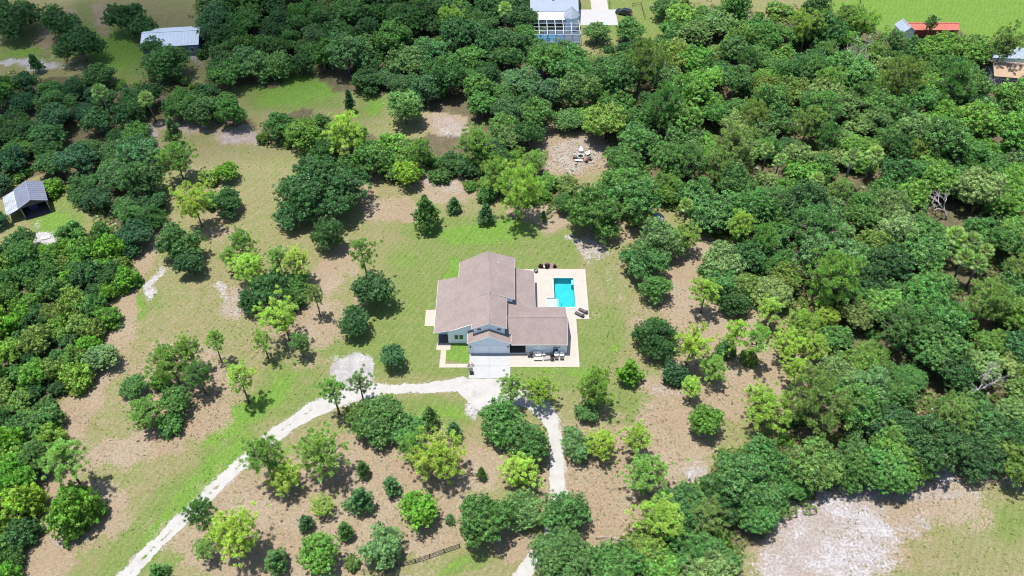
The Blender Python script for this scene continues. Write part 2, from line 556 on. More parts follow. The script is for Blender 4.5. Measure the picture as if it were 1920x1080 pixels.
def dead_variant(h, lean, depth=4, spread=1.0):
    mb = MB()
    def grow(p, d, ln, r, k):
        q = p + d*ln; m = p + d*ln*.5 + Vector(rng.normal(size=3))*ln*.07
        mb.tube([p, m, q], [r, r*.8, r*.6], 5 if k > 2 else 3, cap=False)
        if k == 0: return
        for j in range(int(rng.integers(2, 4))+(1 if k == depth else 0)):
            nd_ = (d + Vector(rng.normal(size=3))*.55*spread + Vector((0, 0, .12))).normalized()
            grow(q if j else m.lerp(q, .8), nd_, ln*rng.uniform(.55, .8), r*.58, k-1)
    grow(Vector((0, 0, -.15)), Vector((lean, rng.uniform(-.2, .2), 1)).normalized(), h*.36, .24, depth)
    me = mb.mesh('branches', M['dead_wood'])
    return me
DEAD = [dead_variant(9, .1, 5), dead_variant(7, .5, 5, 1.3), dead_variant(8, -.3, 5, 1.2)]

# ------------------------------------------------------------------ foliage colours
PAL = {
    'pale': (.165, .225, .082),
    'dark': (0.052, 0.118, 0.036),
    'deep': (0.042, 0.105, 0.045),
    'mid': (0.085, 0.172, 0.045),
    'fresh': (0.125, 0.225, 0.045),
    'bright': (.118,.240,.030),
    'lime': (.17,.26,.04),
    'olive': (0.135, 0.2, 0.048),
    'pine':   (0.15, 0.25, 0.05),
    'pineY':  (0.24, 0.33, 0.055),
    'pineD':  (0.085, 0.17, 0.042),
    'grey': (.120,.195,.068),
    'blue': (.075,.155,.058),
    'palm': (.112,.178,.036),
}
NAMES = {'oak': 'oak_tree', 'bigoak': 'live_oak', 'round': 'round_tree', 'young': 'young_oak', 'bush': 'bush',
         'pine': 'pine_tree', 'pinethin': 'slender_pine', 'pinebush': 'bushy_pine', 'pineflat': 'spreading_pine', 'palm': 'cabbage_palm'}
CATS = {'oak': 'tree', 'bigoak': 'tree', 'round': 'tree', 'young': 'young tree', 'bush': 'bush', 'pine': 'pine',
        'pinethin': 'pine', 'pinebush': 'pine', 'pineflat': 'pine', 'palm': 'palm'}
rnd = random.Random(5)
count = {}

def plant_at(kind, loc, sc, hs, colkey, label, group=None, var=None, tilt=0.0):
    vs = PROTO[kind]
    D, zc, cm, tm = vs[(count.get(kind, 0) if var is None else var) % len(vs)]
    count[kind] = count.get(kind, 0)+1
    r = thing(NAMES[kind], label, CATS[kind], loc, rnd.uniform(0, 6.283), group)
    if tilt: r.rotation_euler = (rnd.uniform(-tilt, tilt), rnd.uniform(-tilt, tilt), rnd.uniform(0, 6.283))
    r.scale = (sc*rnd.uniform(.94, 1.06), sc*rnd.uniform(.94, 1.06), sc*hs*rnd.uniform(.95, 1.05))
    c = link('crown', cm, r); link('trunk', tm, r)
    k = 1.55*rnd.uniform(.85, 1.16); base = PAL[colkey]
    c.color = (base[0]*k*rnd.uniform(.92, 1.12), base[1]*k*1.07, base[2]*k*rnd.uniform(1.05, 1.35), 1)
    return r

def plant(kind, cx, cy, wpx, colkey, label, group=None, hs=1.0, var=None):
    """crown centre seen at (cx, cy), crown about wpx wide in the photograph"""
    vs = PROTO[kind]
    D, zc, cm, tm = vs[(count.get(kind, 0) if var is None else var) % len(vs)]
    p = at(cx, cy, 3.0); sc = 1
    for _ in range(3):
        sc = wpx*mpp(p)/D
        p = at(cx, cy, zc*sc*hs)
    return plant_at(kind, (p.x, p.y, 0), sc, hs, colkey, label, group, var)
# ------------------------------------------------------------------ ground
POOL = (8.27, 12.30, 107.6, 115.42)            # x0 x1 y0 y1
SHELF = (6.75, 8.27, 107.6, 110.05)

def seg_dist(px, py, pts):
    """distance of points to a polyline and the width there; pts = (x, y, halfwidth)"""
    best = np.full(px.shape, 1e9); 
    for (x0, y0, w0), (x1, y1, w1) in zip(pts[:-1], pts[1:]):
        dx, dy = x1-x0, y1-y0
        t = np.clip(((px-x0)*dx+(py-y0)*dy)/(dx*dx+dy*dy), 0, 1)
        d = np.hypot(px-(x0+t*dx), py-(y0+t*dy)) - (w0+t*(w1-w0))
        best = np.minimum(best, d)
    return best

def poly_inside(px, py, poly):
    ins = np.zeros(px.shape, bool); n = len(poly); j = n-1
    for i in range(n):
        xi, yi = poly[i]; xj, yj = poly[j]
        c = ((yi > py) != (yj > py)) & (px < (xj-xi)*(py-yi)/(yj-yi+1e-12)+xi)
        ins ^= c; j = i
    return ins

def vnoise(x, y, scale, seed):
    """smooth value noise in numpy"""
    g = np.random.default_rng(seed).random((256, 256))
    u = x*scale; v = y*scale
    iu = np.floor(u).astype(int); iv = np.floor(v).astype(int)
    fu = u-iu; fv = v-iv; fu = fu*fu*(3-2*fu); fv = fv*fv*(3-2*fv)
    G = lambda a, b: g[a % 256, b % 256]
    return (G(iu, iv)*(1-fu)+G(iu+1, iv)*fu)*(1-fv)+(G(iu, iv+1)*(1-fu)+G(iu+1, iv+1)*fu)*fv

def lines(lo, hi, step, extra, far):
    a = list(np.arange(lo, hi+step*.5, step)) + list(extra)
    o = step
    x = hi
    while x < far:
        o *= 1.6; x += o; a.append(x)
    o = step; x = lo
    while x > -far:
        o *= 1.6; x -= o; a.append(x)
    a = np.array(sorted(a)); keep = np.concatenate([[True], np.diff(a) > 1e-4])
    return a[keep]
GX = lines(-152, 152, .8, [POOL[0], POOL[1], SHELF[0]], 3500)
GY = lines(46, 242, .8, [POOL[2], POOL[3], SHELF[3]], 3500)
XX, YY = np.meshgrid(GX, GY)
# pixel coordinates of each vertex: only used to read the layout of the ground off the photograph
f_ = np.maximum(YY*CP + CAMH*SP, 40)
GPX = 960 + FPX*XX/f_; GPY = 540 - FPX*(YY*SP - CAMH*CP)/f_
warp = 14
GPXw = GPX + (vnoise(XX, YY, .16, 1)-.5)*2*warp + (vnoise(XX, YY, .6, 2)-.5)*warp*.9
GPYw = GPY + (vnoise(XX, YY, .16, 3)-.5)*2*warp*.8 + (vnoise(XX, YY, .6, 4)-.5)*warp*.7

def blob(acc, cx, cy, rx, ry, rot=0, s=1.0, soft=.55):
    c, sn = math.cos(R(rot)), math.sin(R(rot))
    dx = GPXw-cx; dy = GPYw-cy
    u = (dx*c+dy*sn)/rx; v = (-dx*sn+dy*c)/ry
    d = np.sqrt(u*u+v*v)
    np.maximum(acc, s*np.clip((1+soft-d)/(2*soft), 0, 1), out=acc)

lawn = np.zeros_like(XX); dry = np.zeros_like(XX); sand = np.zeros_like(XX); litter = np.zeros_like(XX); vivid = np.zeros_like(XX)
for a in [(880,500,190,90,0,.75),(770,610,130,110,0,.8),(1120,640,70,90,0,.75),(900,432,170,34,0,.95),(1050,470,60,40,0,.7),
          (1140,520,40,60,0,.5),(720,650,120,60,0,.8),(1020,705,130,40,0,.9),(520,735,95,45,-38,.95),(430,840,70,45,-42,.9),(330,940,110,45,-45,.85),
          (250,1030,120,50,-45,.8),(160,1060,90,50,-30,.5),(420,960,120,16,-45,.95),(330,1050,80,18,-45,.9),(530,855,70,12,-38,.8),(800,772,100,32,0,.95),(860,700,150,18,0,.7),
          (650,640,60,50,0,.9),(545,170,110,42,0,.9),(690,205,45,40,0,.7),(210,95,90,60,30,.9),(70,95,110,24,0,.95),(40,60,60,20,-20,.6),(150,20,40,40,0,.5),(1800,40,290,70,0,1),
          (1190,25,110,60,0,.9),(1640,15,60,30,0,.8),(850,12,80,40,0,1),(105,410,55,50,0,.9),(1840,1020,120,80,0,.42),(1900,980,60,40,0,.8),(1000,1040,60,35,-40,.6),
          (870,1060,60,18,-15,.9),(1240,100,12,20,0,.4),(270,570,20,45,10,.85),(300,560,25,40,0,.6),(560,740,80,50,-30,.8),(1210,770,60,30,0,.7),(1150,760,80,50,0,.6),
          (600,590,60,50,0,.55),(850,900,40,15,0,.3),(1095,1000,5,5,0,.1)]:
    blob(lawn, *a)
for a in [(1800,40,270,60,0,1),(205,88,70,36,25,.9),(70,96,80,12,0,.7),(100,420,45,40,0,.6),(470,770,120,30,-38,.8),(380,900,110,30,-45,.7),(300,1000,110,26,-45,.7),(520,850,50,14,-38,.7),(430,955,90,12,-45,.8),(700,650,60,30,0,.4),(830,770,70,16,0,.6),(1040,1035,40,14,-40,.5),(1090,700,60,20,0,.6),(570,160,70,24,0,.9),(700,205,36,24,0,.6),(900,432,120,22,0,.7),(540,172,60,26,0,.9),(420,860,90,16,-42,.7),(320,965,110,16,-46,.75),(855,660,30,25,0,.9),(850,515,14,40,0,.8),(1020,700,90,14,0,.5),
          (260,575,10,35,8,.9),(480,740,60,18,-38,.5),(1160,660,30,14,0,.5),(860,1060,60,10,-15,.6),(760,490,50,18,0,.5)]:
    blob(vivid, *a)
for a in [(262,470,22,80,8,.95),(222,610,34,70,15,.95),(165,740,44,80,28,.95),(118,880,46,90,18,.95),(60,1040,50,70,0,.95),(420,330,150,90,0,.42),(330,570,150,90,0,.42),(250,760,120,80,0,.44),(450,430,90,60,0,.4),(480,620,90,40,0,.42),(160,1000,90,60,0,.5),(275,250,22,40,0,.9),(330,232,70,16,10,.9),(450,255,60,22,15,.9),(285,340,22,80,5,.95),(275,450,30,40,10,.9),(240,560,22,60,10,.8),(190,690,60,40,-50,.9),(140,780,40,90,25,.9),
          (230,850,120,30,-20,.85),(300,825,80,30,-15,.9),(180,950,70,55,0,.95),(85,1040,60,60,0,.9),(340,720,120,90,0,.95),(370,790,80,40,0,.9),
          (650,930,260,120,0,.95),(520,1010,220,90,0,.95),(760,870,180,60,0,.9),(880,880,70,60,0,.85),(720,1000,160,50,0,.85),(960,1010,40,40,0,.9),
          (840,235,55,40,0,.9),(1080,270,85,55,0,.95),(930,215,20,40,0,.9),(1310,470,60,45,0,.95),(1275,560,50,70,0,.95),(1340,610,110,60,0,.9),(1420,730,170,70,0,.95),
          (1550,700,45,50,0,1),(1110,900,90,130,0,.95),(1200,930,100,100,0,.95),(1270,820,80,90,0,.9),(1340,700,90,60,0,.8),(1240,730,50,25,0,.7),(830,348,80,26,0,.9),(750,395,70,26,0,.8),
          (690,350,25,50,0,.6),(610,530,40,40,0,.85),(560,600,110,60,0,.8),(440,560,50,50,0,.7),(420,400,60,30,0,.6),(420,440,50,25,0,.7),(1150,430,50,30,0,.9),(1030,400,30,40,0,.8),(980,400,40,20,0,.9),
          (640,480,40,50,0,.6),(1125,560,20,80,0,.4),(1560,900,60,60,0,.9),(1700,925,150,55,0,.9),(1600,1000,150,100,0,.7),(1500,1040,90,80,0,.8),(1780,960,130,50,10,.6),(1850,880,60,40,0,.8),(1470,1010,60,70,0,.9),(1780,950,80,30,0,.6),(100,60,60,70,20,.7),(190,40,30,50,0,.7),
          (680,560,22,18,0,.6),(1200,600,30,60,0,.5),(600,760,20,20,0,.3),(570,680,60,25,0,.6),(1165,835,50,50,0,.8),(1245,100,12,20,0,.7),(550,110,18,40,20,.8),(1045,690,40,20,0,.35)]:
    blob(dry, *a)
for a in [(288,535,13,32,5,.75),(418,535,12,24,5,.6),(45,122,85,10,4,.8),(140,138,60,6,8,.5),(1585,1045,115,56,0,.60),(1540,960,120,90,-30,.36),(1660,990,90,60,20,.36),(1800,930,120,40,10,.34),(1570,962,70,20,35,.62),(1620,985,90,34,25,.62),(1500,985,26,66,25,.55),(1445,1060,50,50,0,.55),
          (1760,895,45,26,0,.66),(1815,920,60,14,20,.55),(1870,905,60,14,20,.5),(1650,935,50,18,0,.42),(1720,960,30,20,30,.45),(1560,720,20,24,-50,.7),(1300,890,13,20,0,.65),(1068,450,16,12,0,.55),(1660,905,60,16,0,.35),
          (1110,470,50,28,30,.42),(1160,520,40,60,0,.33),(1085,300,60,24,0,.42),(840,250,40,16,0,.45),(445,258,45,14,12,.45),(850,335,26,8,0,.5),(1180,580,16,12,0,.4),(1310,450,30,20,30,.38),
          (120,980,40,14,30,.45),(350,110,30,12,0,.6),(880,770,14,18,0,.75),(75,430,9,30,20,.5),(85,447,16,8,-20,.8),(1140,1000,40,20,0,.35),(800,1062,80,10,-20,.42),(1750,1000,26,20,0,.3),(1850,1020,40,30,0,.35),(650,680,50,24,0,.5)]:
    blob(sand, *a)
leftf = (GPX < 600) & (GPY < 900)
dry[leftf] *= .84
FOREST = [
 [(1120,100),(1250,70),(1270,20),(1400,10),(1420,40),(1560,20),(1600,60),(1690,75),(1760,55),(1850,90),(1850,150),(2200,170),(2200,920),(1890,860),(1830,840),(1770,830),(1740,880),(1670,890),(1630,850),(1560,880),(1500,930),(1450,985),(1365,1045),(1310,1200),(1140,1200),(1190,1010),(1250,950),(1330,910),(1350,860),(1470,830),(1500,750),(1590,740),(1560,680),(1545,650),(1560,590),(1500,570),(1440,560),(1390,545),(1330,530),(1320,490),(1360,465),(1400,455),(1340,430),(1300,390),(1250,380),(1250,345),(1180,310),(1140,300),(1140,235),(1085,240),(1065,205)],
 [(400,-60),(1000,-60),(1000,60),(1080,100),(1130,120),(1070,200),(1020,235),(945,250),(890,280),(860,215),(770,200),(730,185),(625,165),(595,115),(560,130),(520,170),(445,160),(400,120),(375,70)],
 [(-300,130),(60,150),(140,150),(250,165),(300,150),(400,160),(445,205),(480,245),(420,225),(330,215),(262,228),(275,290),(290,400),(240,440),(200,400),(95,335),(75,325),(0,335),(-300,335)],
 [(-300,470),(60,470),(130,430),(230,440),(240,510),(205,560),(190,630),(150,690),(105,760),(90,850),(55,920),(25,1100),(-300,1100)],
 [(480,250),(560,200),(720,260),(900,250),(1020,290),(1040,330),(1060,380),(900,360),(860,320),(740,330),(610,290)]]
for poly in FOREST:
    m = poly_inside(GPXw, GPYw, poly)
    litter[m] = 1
# loose sand beside the sandy drives
def PW(l):
    out = []
    for px, py, w in l:
        p = at(px, py); out.append((p.x, p.y, w))
    return out
DRIVE = PW([(215,1105,1.45),(265,1050,1.4),(345,972,1.35),(430,890,1.35),(520,812,1.5),(585,768,1.7),(650,742,2.1),(720,729,1.25),(790,727,1.3),(860,722,1.8),(900,728,2.6)])
PARK = PW([(650,695,3.3),(668,688,3.4),(672,720,2.6),(655,740,2.2)])
TURN = PW([(870,722,2.2),(905,738,3.2),(950,738,3.2),(975,740,2.6),(1005,755,2.0),(1030,780,1.6),(1040,815,1.35),(1045,860,1.45),(1048,910,1.45),(1048,960,1.4),(1030,1010,1.4),(1000,1055,1.5),(955,1110,1.5)])
APRON = PW([(885,712,1.0),(950,712,1.6),(900,760,.9)])
dd = np.minimum.reduce([seg_dist(XX, YY, q) for q in (DRIVE, PARK, TURN, APRON)])
np.maximum(sand, np.clip(.62 - dd*.75, 0, .62)*(vnoise(XX, YY, .7, 9)*.8+.35), out=sand)
CONC = (-7.87, -.3)
fx0, fy0, fx1, fy1 = [], [], [], []
verts = np.stack([XX, YY, np.zeros_like(XX)], -1).reshape(-1, 3)
nx, ny = len(GX), len(GY)
I, J = np.meshgrid(np.arange(nx-1), np.arange(ny-1))
mx_ = (GX[:-1]+GX[1:])/2; my_ = (GY[:-1]+GY[1:])/2
MX, MY = np.meshgrid(mx_, my_)
hole = np.zeros(MX.shape, bool)
for x0, x1, y0, y1 in (POOL, SHELF):
    hole |= (MX > x0) & (MX < x1) & (MY > y0) & (MY < y1)
i0 = (J*nx+I)[~hole]
faces = np.stack([i0, i0+1, i0+1+nx, i0+nx], -1).astype(np.int32)
me = bpy.data.meshes.new("ground")
me.vertices.add(len(verts)); me.vertices.foreach_set("co", verts.astype(np.float32).ravel())
me.loops.add(faces.size); me.loops.foreach_set("vertex_index", faces.ravel())
me.polygons.add(len(faces)); me.polygons.foreach_set("loop_start", np.arange(0, faces.size, 4, dtype=np.int32))
me.update(calc_edges=True)
a1 = me.attributes.new("zone", 'FLOAT_COLOR', 'POINT')
a1.data.foreach_set("color", np.stack([lawn, dry, sand, litter], -1).astype(np.float32).ravel())
pale = np.zeros_like(XX)
for a in [(1560,1010,130,90,0,.8),(1480,1050,70,60,0,.8),(1620,925,90,34,0,.6),(1740,925,90,30,0,.55),(1700,985,70,40,0,.5),(330,232,80,16,10,.55),(450,255,66,22,15,.6),(275,260,20,40,0,.7),(840,242,52,34,0,.55),(1080,285,80,44,0,.55),
          (190,690,44,40,-50,.45),(115,1000,40,60,0,.5),(1555,712,34,34,0,.8),(1160,530,40,60,0,.4),(440,565,50,30,0,.5),(1250,740,60,22,0,.5),(1310,890,40,30,0,.6),(830,345,70,18,0,.5),(360,330,40,40,0,.4),(150,1000,40,20,0,.5),(1110,465,50,24,20,.6)]:
    blob(pale, *a)
a3 = me.attributes.new("pale", 'FLOAT', 'POINT')
a3.data.foreach_set("value", pale.astype(np.float32).ravel())
a2 = me.attributes.new("lush", 'FLOAT', 'POINT')
a2.data.foreach_set("value", vivid.astype(np.float32).ravel())

def ground_mat():
    m, t, b = new_mat('ground')
    z = nd(t, "ShaderNodeAttribute", attribute_name="zone")
    sp = nd(t, "ShaderNodeSeparateColor"); t.links.new(z.outputs['Color'], sp.inputs[0])
    lu = nd(t, "ShaderNodeAttribute", attribute_name="lush").outputs['Fac']
    n_big = noise(t, .10, 5, .6); n_mid = noise(t, .55, 6, .7); n_fine = noise(t, 2.6, 5, .75); n_grit = noise(t, 7, 3, .8)
    n_mid2 = noise(t, .38, 6, .72, dist=.6)
    n_mix = mth(t, 'ADD', mth(t, 'MULTIPLY', n_mid, .6), mth(t, 'MULTIPLY', n_fine, .4))
    n_mix2 = mth(t, 'ADD', mth(t, 'MULTIPLY', n_mid2, .65), mth(t, 'MULTIPLY', n_fine, .35))
    def edge(w, n, k=.9, lo=.38, hi=.62):
        return remap(t, mth(t, 'ADD', w, mth(t, 'MULTIPLY', mth(t, 'SUBTRACT', n, .5), k)), lo, hi, smooth=True)
    # mown field: straw yellow to olive
    field = mixc(t, remap(t, n_big, .35, .65), (0.158,0.148,0.069), (0.134,0.155,0.056))
    field = mixc(t, remap(t, n_mid, .42, .70), field, (0.192,0.163,0.096))
    lawn_c = mixc(t, remap(t, n_mid, .3, .7), (0.091,0.138,0.032), (0.137,0.159,0.057))
    lawn_c = mixc(t, remap(t, n_mid2, .56, .72, 0, .75), lawn_c, (0.180,0.159,0.089))
    lush_c = mixc(t, remap(t, n_mid, .3, .7), (0.072,0.161,0.022), (0.116,0.189,0.035))
    dry_c = mixc(t, remap(t, n_mid, .35, .68), (0.225,0.166,0.118), (0.191,0.159,0.101))
    dry_c = mixc(t, remap(t, n_big, .45, .65, 0, .7), dry_c, (0.235,0.197,0.148))
    dry_c = mixc(t, remap(t, n_mid2, .60, .74, 0, .6), dry_c, (0.165,0.175,0.084))
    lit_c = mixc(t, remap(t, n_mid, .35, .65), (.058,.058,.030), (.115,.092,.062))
    sand_c = mixc(t, remap(t, n_mid, .3, .7), (.235,.218,.222), (.335,.325,.335))
    c = mixc(t, edge(sp.outputs[0], n_mix, 1.5), field, lawn_c)
    c = mixc(t, mth(t, 'MULTIPLY', edge(lu, n_mix, 1.2), .85), c, lush_c)
    c = mixc(t, edge(sp.outputs[1], n_mix2, 1.55), c, dry_c)
    pa = nd(t, "ShaderNodeAttribute", attribute_name="pale").outputs['Fac']
    pale_c = mixc(t, remap(t, n_mid2, .35, .65), (.215,.178,.155), (.250,.225,.212))
    c = mixc(t, edge(pa, n_mix, 1.3), c, pale_c)
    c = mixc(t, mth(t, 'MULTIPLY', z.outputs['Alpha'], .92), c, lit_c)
    sn = mth(t, 'ADD', mth(t, 'MULTIPLY', n_fine, .55), mth(t, 'MULTIPLY', n_mid, .45))
    c = mixc(t, edge(sp.outputs[2], sn, 1.6, .38, .74), c, sand_c)
    # fine tussocks, straw flecks
    c = mixc(t, 1.0, c, remap(t, n_fine, .30, .70, .62, 1.36), 'MULTIPLY')
    c = mixc(t, 1.0, c, remap(t, n_grit, .30, .70, .72, 1.28), 'MULTIPLY')
    gp = nd(t, "ShaderNodeTexCoord"); mp = nd(t, "ShaderNodeMapping"); mp.inputs['Rotation'].default_value = (0, 0, R(28))
    t.links.new(gp.outputs['Object'], mp.inputs[0])
    wv = nd(t, "ShaderNodeTexWave"); t.links.new(mp.outputs[0], wv.inputs['Vector'])
    wv.inputs['Scale'].default_value = .27; wv.inputs['Distortion'].default_value = 11; wv.inputs['Detail'].default_value = 3; wv.inputs['Detail Scale'].default_value = .35
    c = mixc(t, 1.0, c, mth(t, 'ADD', 1.0, mth(t, 'MULTIPLY', mth(t, 'SUBTRACT', wv.outputs['Fac'], .5), mth(t, 'MULTIPLY_ADD', sp.outputs[1], -.10, .10))), 'MULTIPLY')
    t.links.new(c, b.inputs['Base Color'])
    b.inputs['Roughness'].default_value = .95; b.inputs['Specular IOR Level'].default_value = .1
    bp = nd(t, "ShaderNodeBump"); bp.inputs['Strength'].default_value = .55; bp.inputs['Distance'].default_value = .12
    t.links.new(n_fine, bp.inputs['Height']); t.links.new(bp.outputs[0], b.inputs['Normal'])
    return m
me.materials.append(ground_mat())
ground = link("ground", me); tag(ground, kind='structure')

# ------------------------------------------------------------------ sandy drive (cells kept where the sand lies)
def sand_sheet(name, lists, z, x0, x1, y0, y1, seed, avoid=None, med=None):
    st = .13
    xs = np.arange(x0, x1, st); ys = np.arange(y0, y1, st)
    X, Y = np.meshgrid(xs, ys)
    d = np.minimum.reduce([seg_dist(X, Y, q) for q in lists])
    d = d + (vnoise(X, Y, .45, seed)-.5)*.55 + (vnoise(X, Y, 1.6, seed+1)-.5)*.3 + (vnoise(X, Y, 4.2, seed+2)-.5)*.3 + .24
    ok = d < 0
    if avoid is not None: ok &= ~avoid(X, Y)
    if med is not None: ok &= ~med(X, Y, seed)
    jj, ii = np.nonzero(ok)
    nxx = len(xs)+1
    vid = {}
    def V(i, j):
        k = j*nxx+i
        if k not in vid:
            vid[k] = len(vl)
            ax = x0+(i-.5)*st + (((i*7919+j*104729) % 997)/997-.5)*st*.5
            ay = y0+(j-.5)*st + (((i*15485863+j*32452843) % 991)/991-.5)*st*.5
            vl.append((ax, ay, z))
        return vid[k]
    vl = []; fl = []
    for i, j in zip(ii.tolist(), jj.tolist()):
        fl.append((V(i, j), V(i+1, j), V(i+1, j+1), V(i, j+1)))
    me = bpy.data.meshes.new(name); me.from_pydata(vl, [], fl); me.materials.append(M['drive_sand'])
    return tag(link(name, me), kind='structure')

def drive_sand():
    m, t, b = new_mat('white_drive_sand')
    n1 = noise(t, .6, 5, .7); n2 = noise(t, 3.2, 4, .75)
    c = mixc(t, remap(t, n1, .3, .7), (.285,.275,.262), (.345,.338,.328))
    c = mixc(t, remap(t, n2, .58, .74, 0, .45), c, (.18,.17,.16))
    c = mixc(t, remap(t, noise(t, .35, 4, .6), .56, .72, 0, .5), c, (.22,.205,.195))
    t.links.new(c, b.inputs['Base Color']); b.inputs['Roughness'].default_value = .95
    b.inputs['Specular IOR Level'].default_value = .1
    bp = nd(t, "ShaderNodeBump"); bp.inputs['Strength'].default_value = .4; bp.inputs['Distance'].default_value = .06
    t.links.new(n2, bp.inputs['Height']); t.links.new(bp.outputs[0], b.inputs['Normal'])
    return m
M['drive_sand'] = drive_sand()
def on_slab(X, Y): return (X > -8.05) & (X < .1) & (Y > 90.3)
def median(X, Y, seed):
    """weedy strip between the wheel tracks"""
    d = np.abs(seg_dist(X, Y, [(x, y, 0) for x, y, w in DRIVE[:6]]))
    return (d < .07+vnoise(X, Y, 1.1, seed+5)*.24) & (vnoise(X, Y, .9, seed+6) > .40) & (vnoise(X, Y, 3.5, seed+7) > .46)
def pad_mat():
    m, t, b = new_mat('grey_gravel')
    n1 = noise(t, .45, 6, .75); n2 = noise(t, 3.0, 4, .8)
    c = mixc(t, remap(t, n1, .36, .64), (.20,.185,.182), (.315,.31,.308))
    c = mixc(t, 1.0, c, remap(t, n2, .3, .7, .78, 1.15), 'MULTIPLY')
    t.links.new(c, b.inputs['Base Color']); b.inputs['Roughness'].default_value = .95
    return m
sand_sheet("gravel_pad", [PARK], .007, -52, 12, 50, 97, 33)
COL.objects["gravel_pad"].data.materials[0] = pad_mat()
sand_sheet("sand_drive", [DRIVE, TURN, APRON], .012, -62, 12, 44, 97, 21, on_slab, median)
# ------------------------------------------------------------------ paved areas by the house
def sheet(name, rects, z0, z1, mat, parent=None, kind='structure'):
    mb = MB()
    for x0, x1, y0, y1 in rects: mb.box(x0, x1, y0, y1, z0, z1)
    o = mb.build(name, mat, parent)
    if kind: tag(o, kind=kind)
    return o
dw = tag(empty("driveway", (0, 0, 0)), kind='structure')
for x0, x1 in ((-7.78, -4.16), (-4.13, -.32)):
    for y0, y1 in ((90.45, 93.27), (93.30, 96.0)):
        MB().box(x0, x1, y0, y1, -.1, .03).build('slab', M['concrete'], dw)
MB().box(-7.78, -.32, 90.45, 96.0, -.12, -.004+.012).build('joint_bed', M['mulch'], dw)
dk = tag(empty("pool_deck", (0, 0, 0)), kind='structure')
P0, P1, Q0, Q1 = POOL; S0 = SHELF[0]; S1 = SHELF[3]
MB().box(.2, P0-.0, S1, 117.83, -.1, .05).build('deck_slab', M['deck'], dk)
MB().box(P0, 14.72, Q1, 117.83, -.1, .05).build('deck_slab', M['deck'], dk)
MB().box(P1, 14.72, 104.6, Q1, -.1, .05).build('deck_slab', M['deck'], dk)
MB().box(.2, S0, 104.6, S1, -.1, .05).build('deck_slab', M['deck'], dk)
MB().box(S0, P1, 104.6, Q0, -.1, .05).build('deck_slab', M['deck'], dk)
MB().box(9.0, 12.22, 93.05, 104.6, -.1, .05).build('deck_slab', M['deck'], dk)
MB().box(-.32, 9.0, 93.05, 96.3, -.1, .05).build('deck_slab', M['deck'], dk)
rim = MB()
e = .22
for r in ((14.5, 14.78, 104.54, 117.89), (12.0, 12.28, 92.99, 104.54), (-.3, 12.0, 92.99, 93.2), (.2, 14.5, 117.7, 117.89), (12.28, 14.5, 104.54, 104.75)):
    rim.box(*r, -.1, .056)
rim.build('deck_border', M['coping'], dk)
wk = tag(empty("walkway", (0, 0, 0)), kind='structure')
for r in ((-14.0, -11.4, 96.92, 98.5), (-13.15, -12.15, 94.9, 96.9), (-13.22, -12.15, 92.85, 94.88), (-12.13, -10.1, 92.85, 93.72), (-10.08, -7.9, 92.85, 93.72)):
    MB().box(*r, -.1, .04).build('slab', M['walk'], wk)
tag(MB().box(-16.6, -13.9, 102.75, 106.85, -.1, .04).build('concrete_pad', M['walk']), kind='structure')

# ------------------------------------------------------------------ swimming pool
pool = thing('swimming_pool', 'turquoise rectangular swimming pool with a pale shallow shelf in the cream deck', 'pool', ((P0+P1)/2, (Q0+Q1)/2, 0))
def rel(o):
    return o
cx, cy = (P0+P1)/2, (Q0+Q1)/2
def pb(x0, x1, y0, y1, z0, z1, name, mat):
    return MB().box(x0-cx, x1-cx, y0-cy, y1-cy, z0, z1).build(name, mat, pool)
basin = MB()
basin.box(P0-cx, P1-cx, Q0-cy, Q1-cy, -1.75, -1.5)
for r in ((P0, P0+.06, S1, Q1), (P1-.06, P1, Q0, Q1), (P0+.06, P1-.06, Q1-.06, Q1), (P0+.06, P1-.06, Q0, Q0+.06)):
    basin.box(r[0]-cx, r[1]-cx, r[2]-cy, r[3]-cy, -1.5, .045)
basin.build('basin', M['plaster'], pool)
pb(S0, P0+.55, Q0+.06, S1, -.8, -.22, 'shallow_shelf', M['shelf'])
w2 = MB()
for r in ((S0, P0, S1-.05, S1), (S0, S0+.05, Q0, S1-.05), (S0+.05, P0, Q0, Q0+.05)):
    w2.box(r[0]-cx, r[1]-cx, r[2]-cy, r[3]-cy, -.22, .045)
w2.build('shelf_wall', M['shelf'], pool)
pb(P0+.55, P0+.95, Q0+.06, S1, -1.5, -.45, 'step', M['shelf'])
pb(P0+.95, P0+1.35, Q0+.06, S1, -1.5, -.75, 'step', M['plaster'])
pb(P1-.5, P1-.06, Q1-1.75, Q1-.3, -1.5, -.18, 'bench', M['shelf'])
pb(P1-.38, P1-.06, Q0+.06, Q0+2.2, -1.5, -.6, 'bench', M['plaster'])
wt = MB()
wt.add([(P0+.56-cx, Q0+.06-cy, -.1), (P1-.06-cx, Q0+.06-cy, -.1), (P1-.06-cx, S1-cy, -.1), (P0+.56-cx, S1-cy, -.1)], [(0,1,2,3)])
wt.add([(P0+.06-cx, S1-cy, -.1), (P1-.06-cx, S1-cy, -.1), (P1-.06-cx, Q1-.06-cy, -.1), (P0+.06-cx, Q1-.06-cy, -.1)], [(0,1,2,3)])
wt.build('water', M['water'], pool)
wt = MB()
wt.add([(S0+.05-cx, Q0+.05-cy, -.1), (P0+.555-cx, Q0+.05-cy, -.1), (P0+.555-cx, S1-.05-cy, -.1), (S0+.05-cx, S1-.05-cy, -.1)], [(0,1,2,3)])
wt.build('shallow_water', M['shallow_water'], pool)
cop = MB()
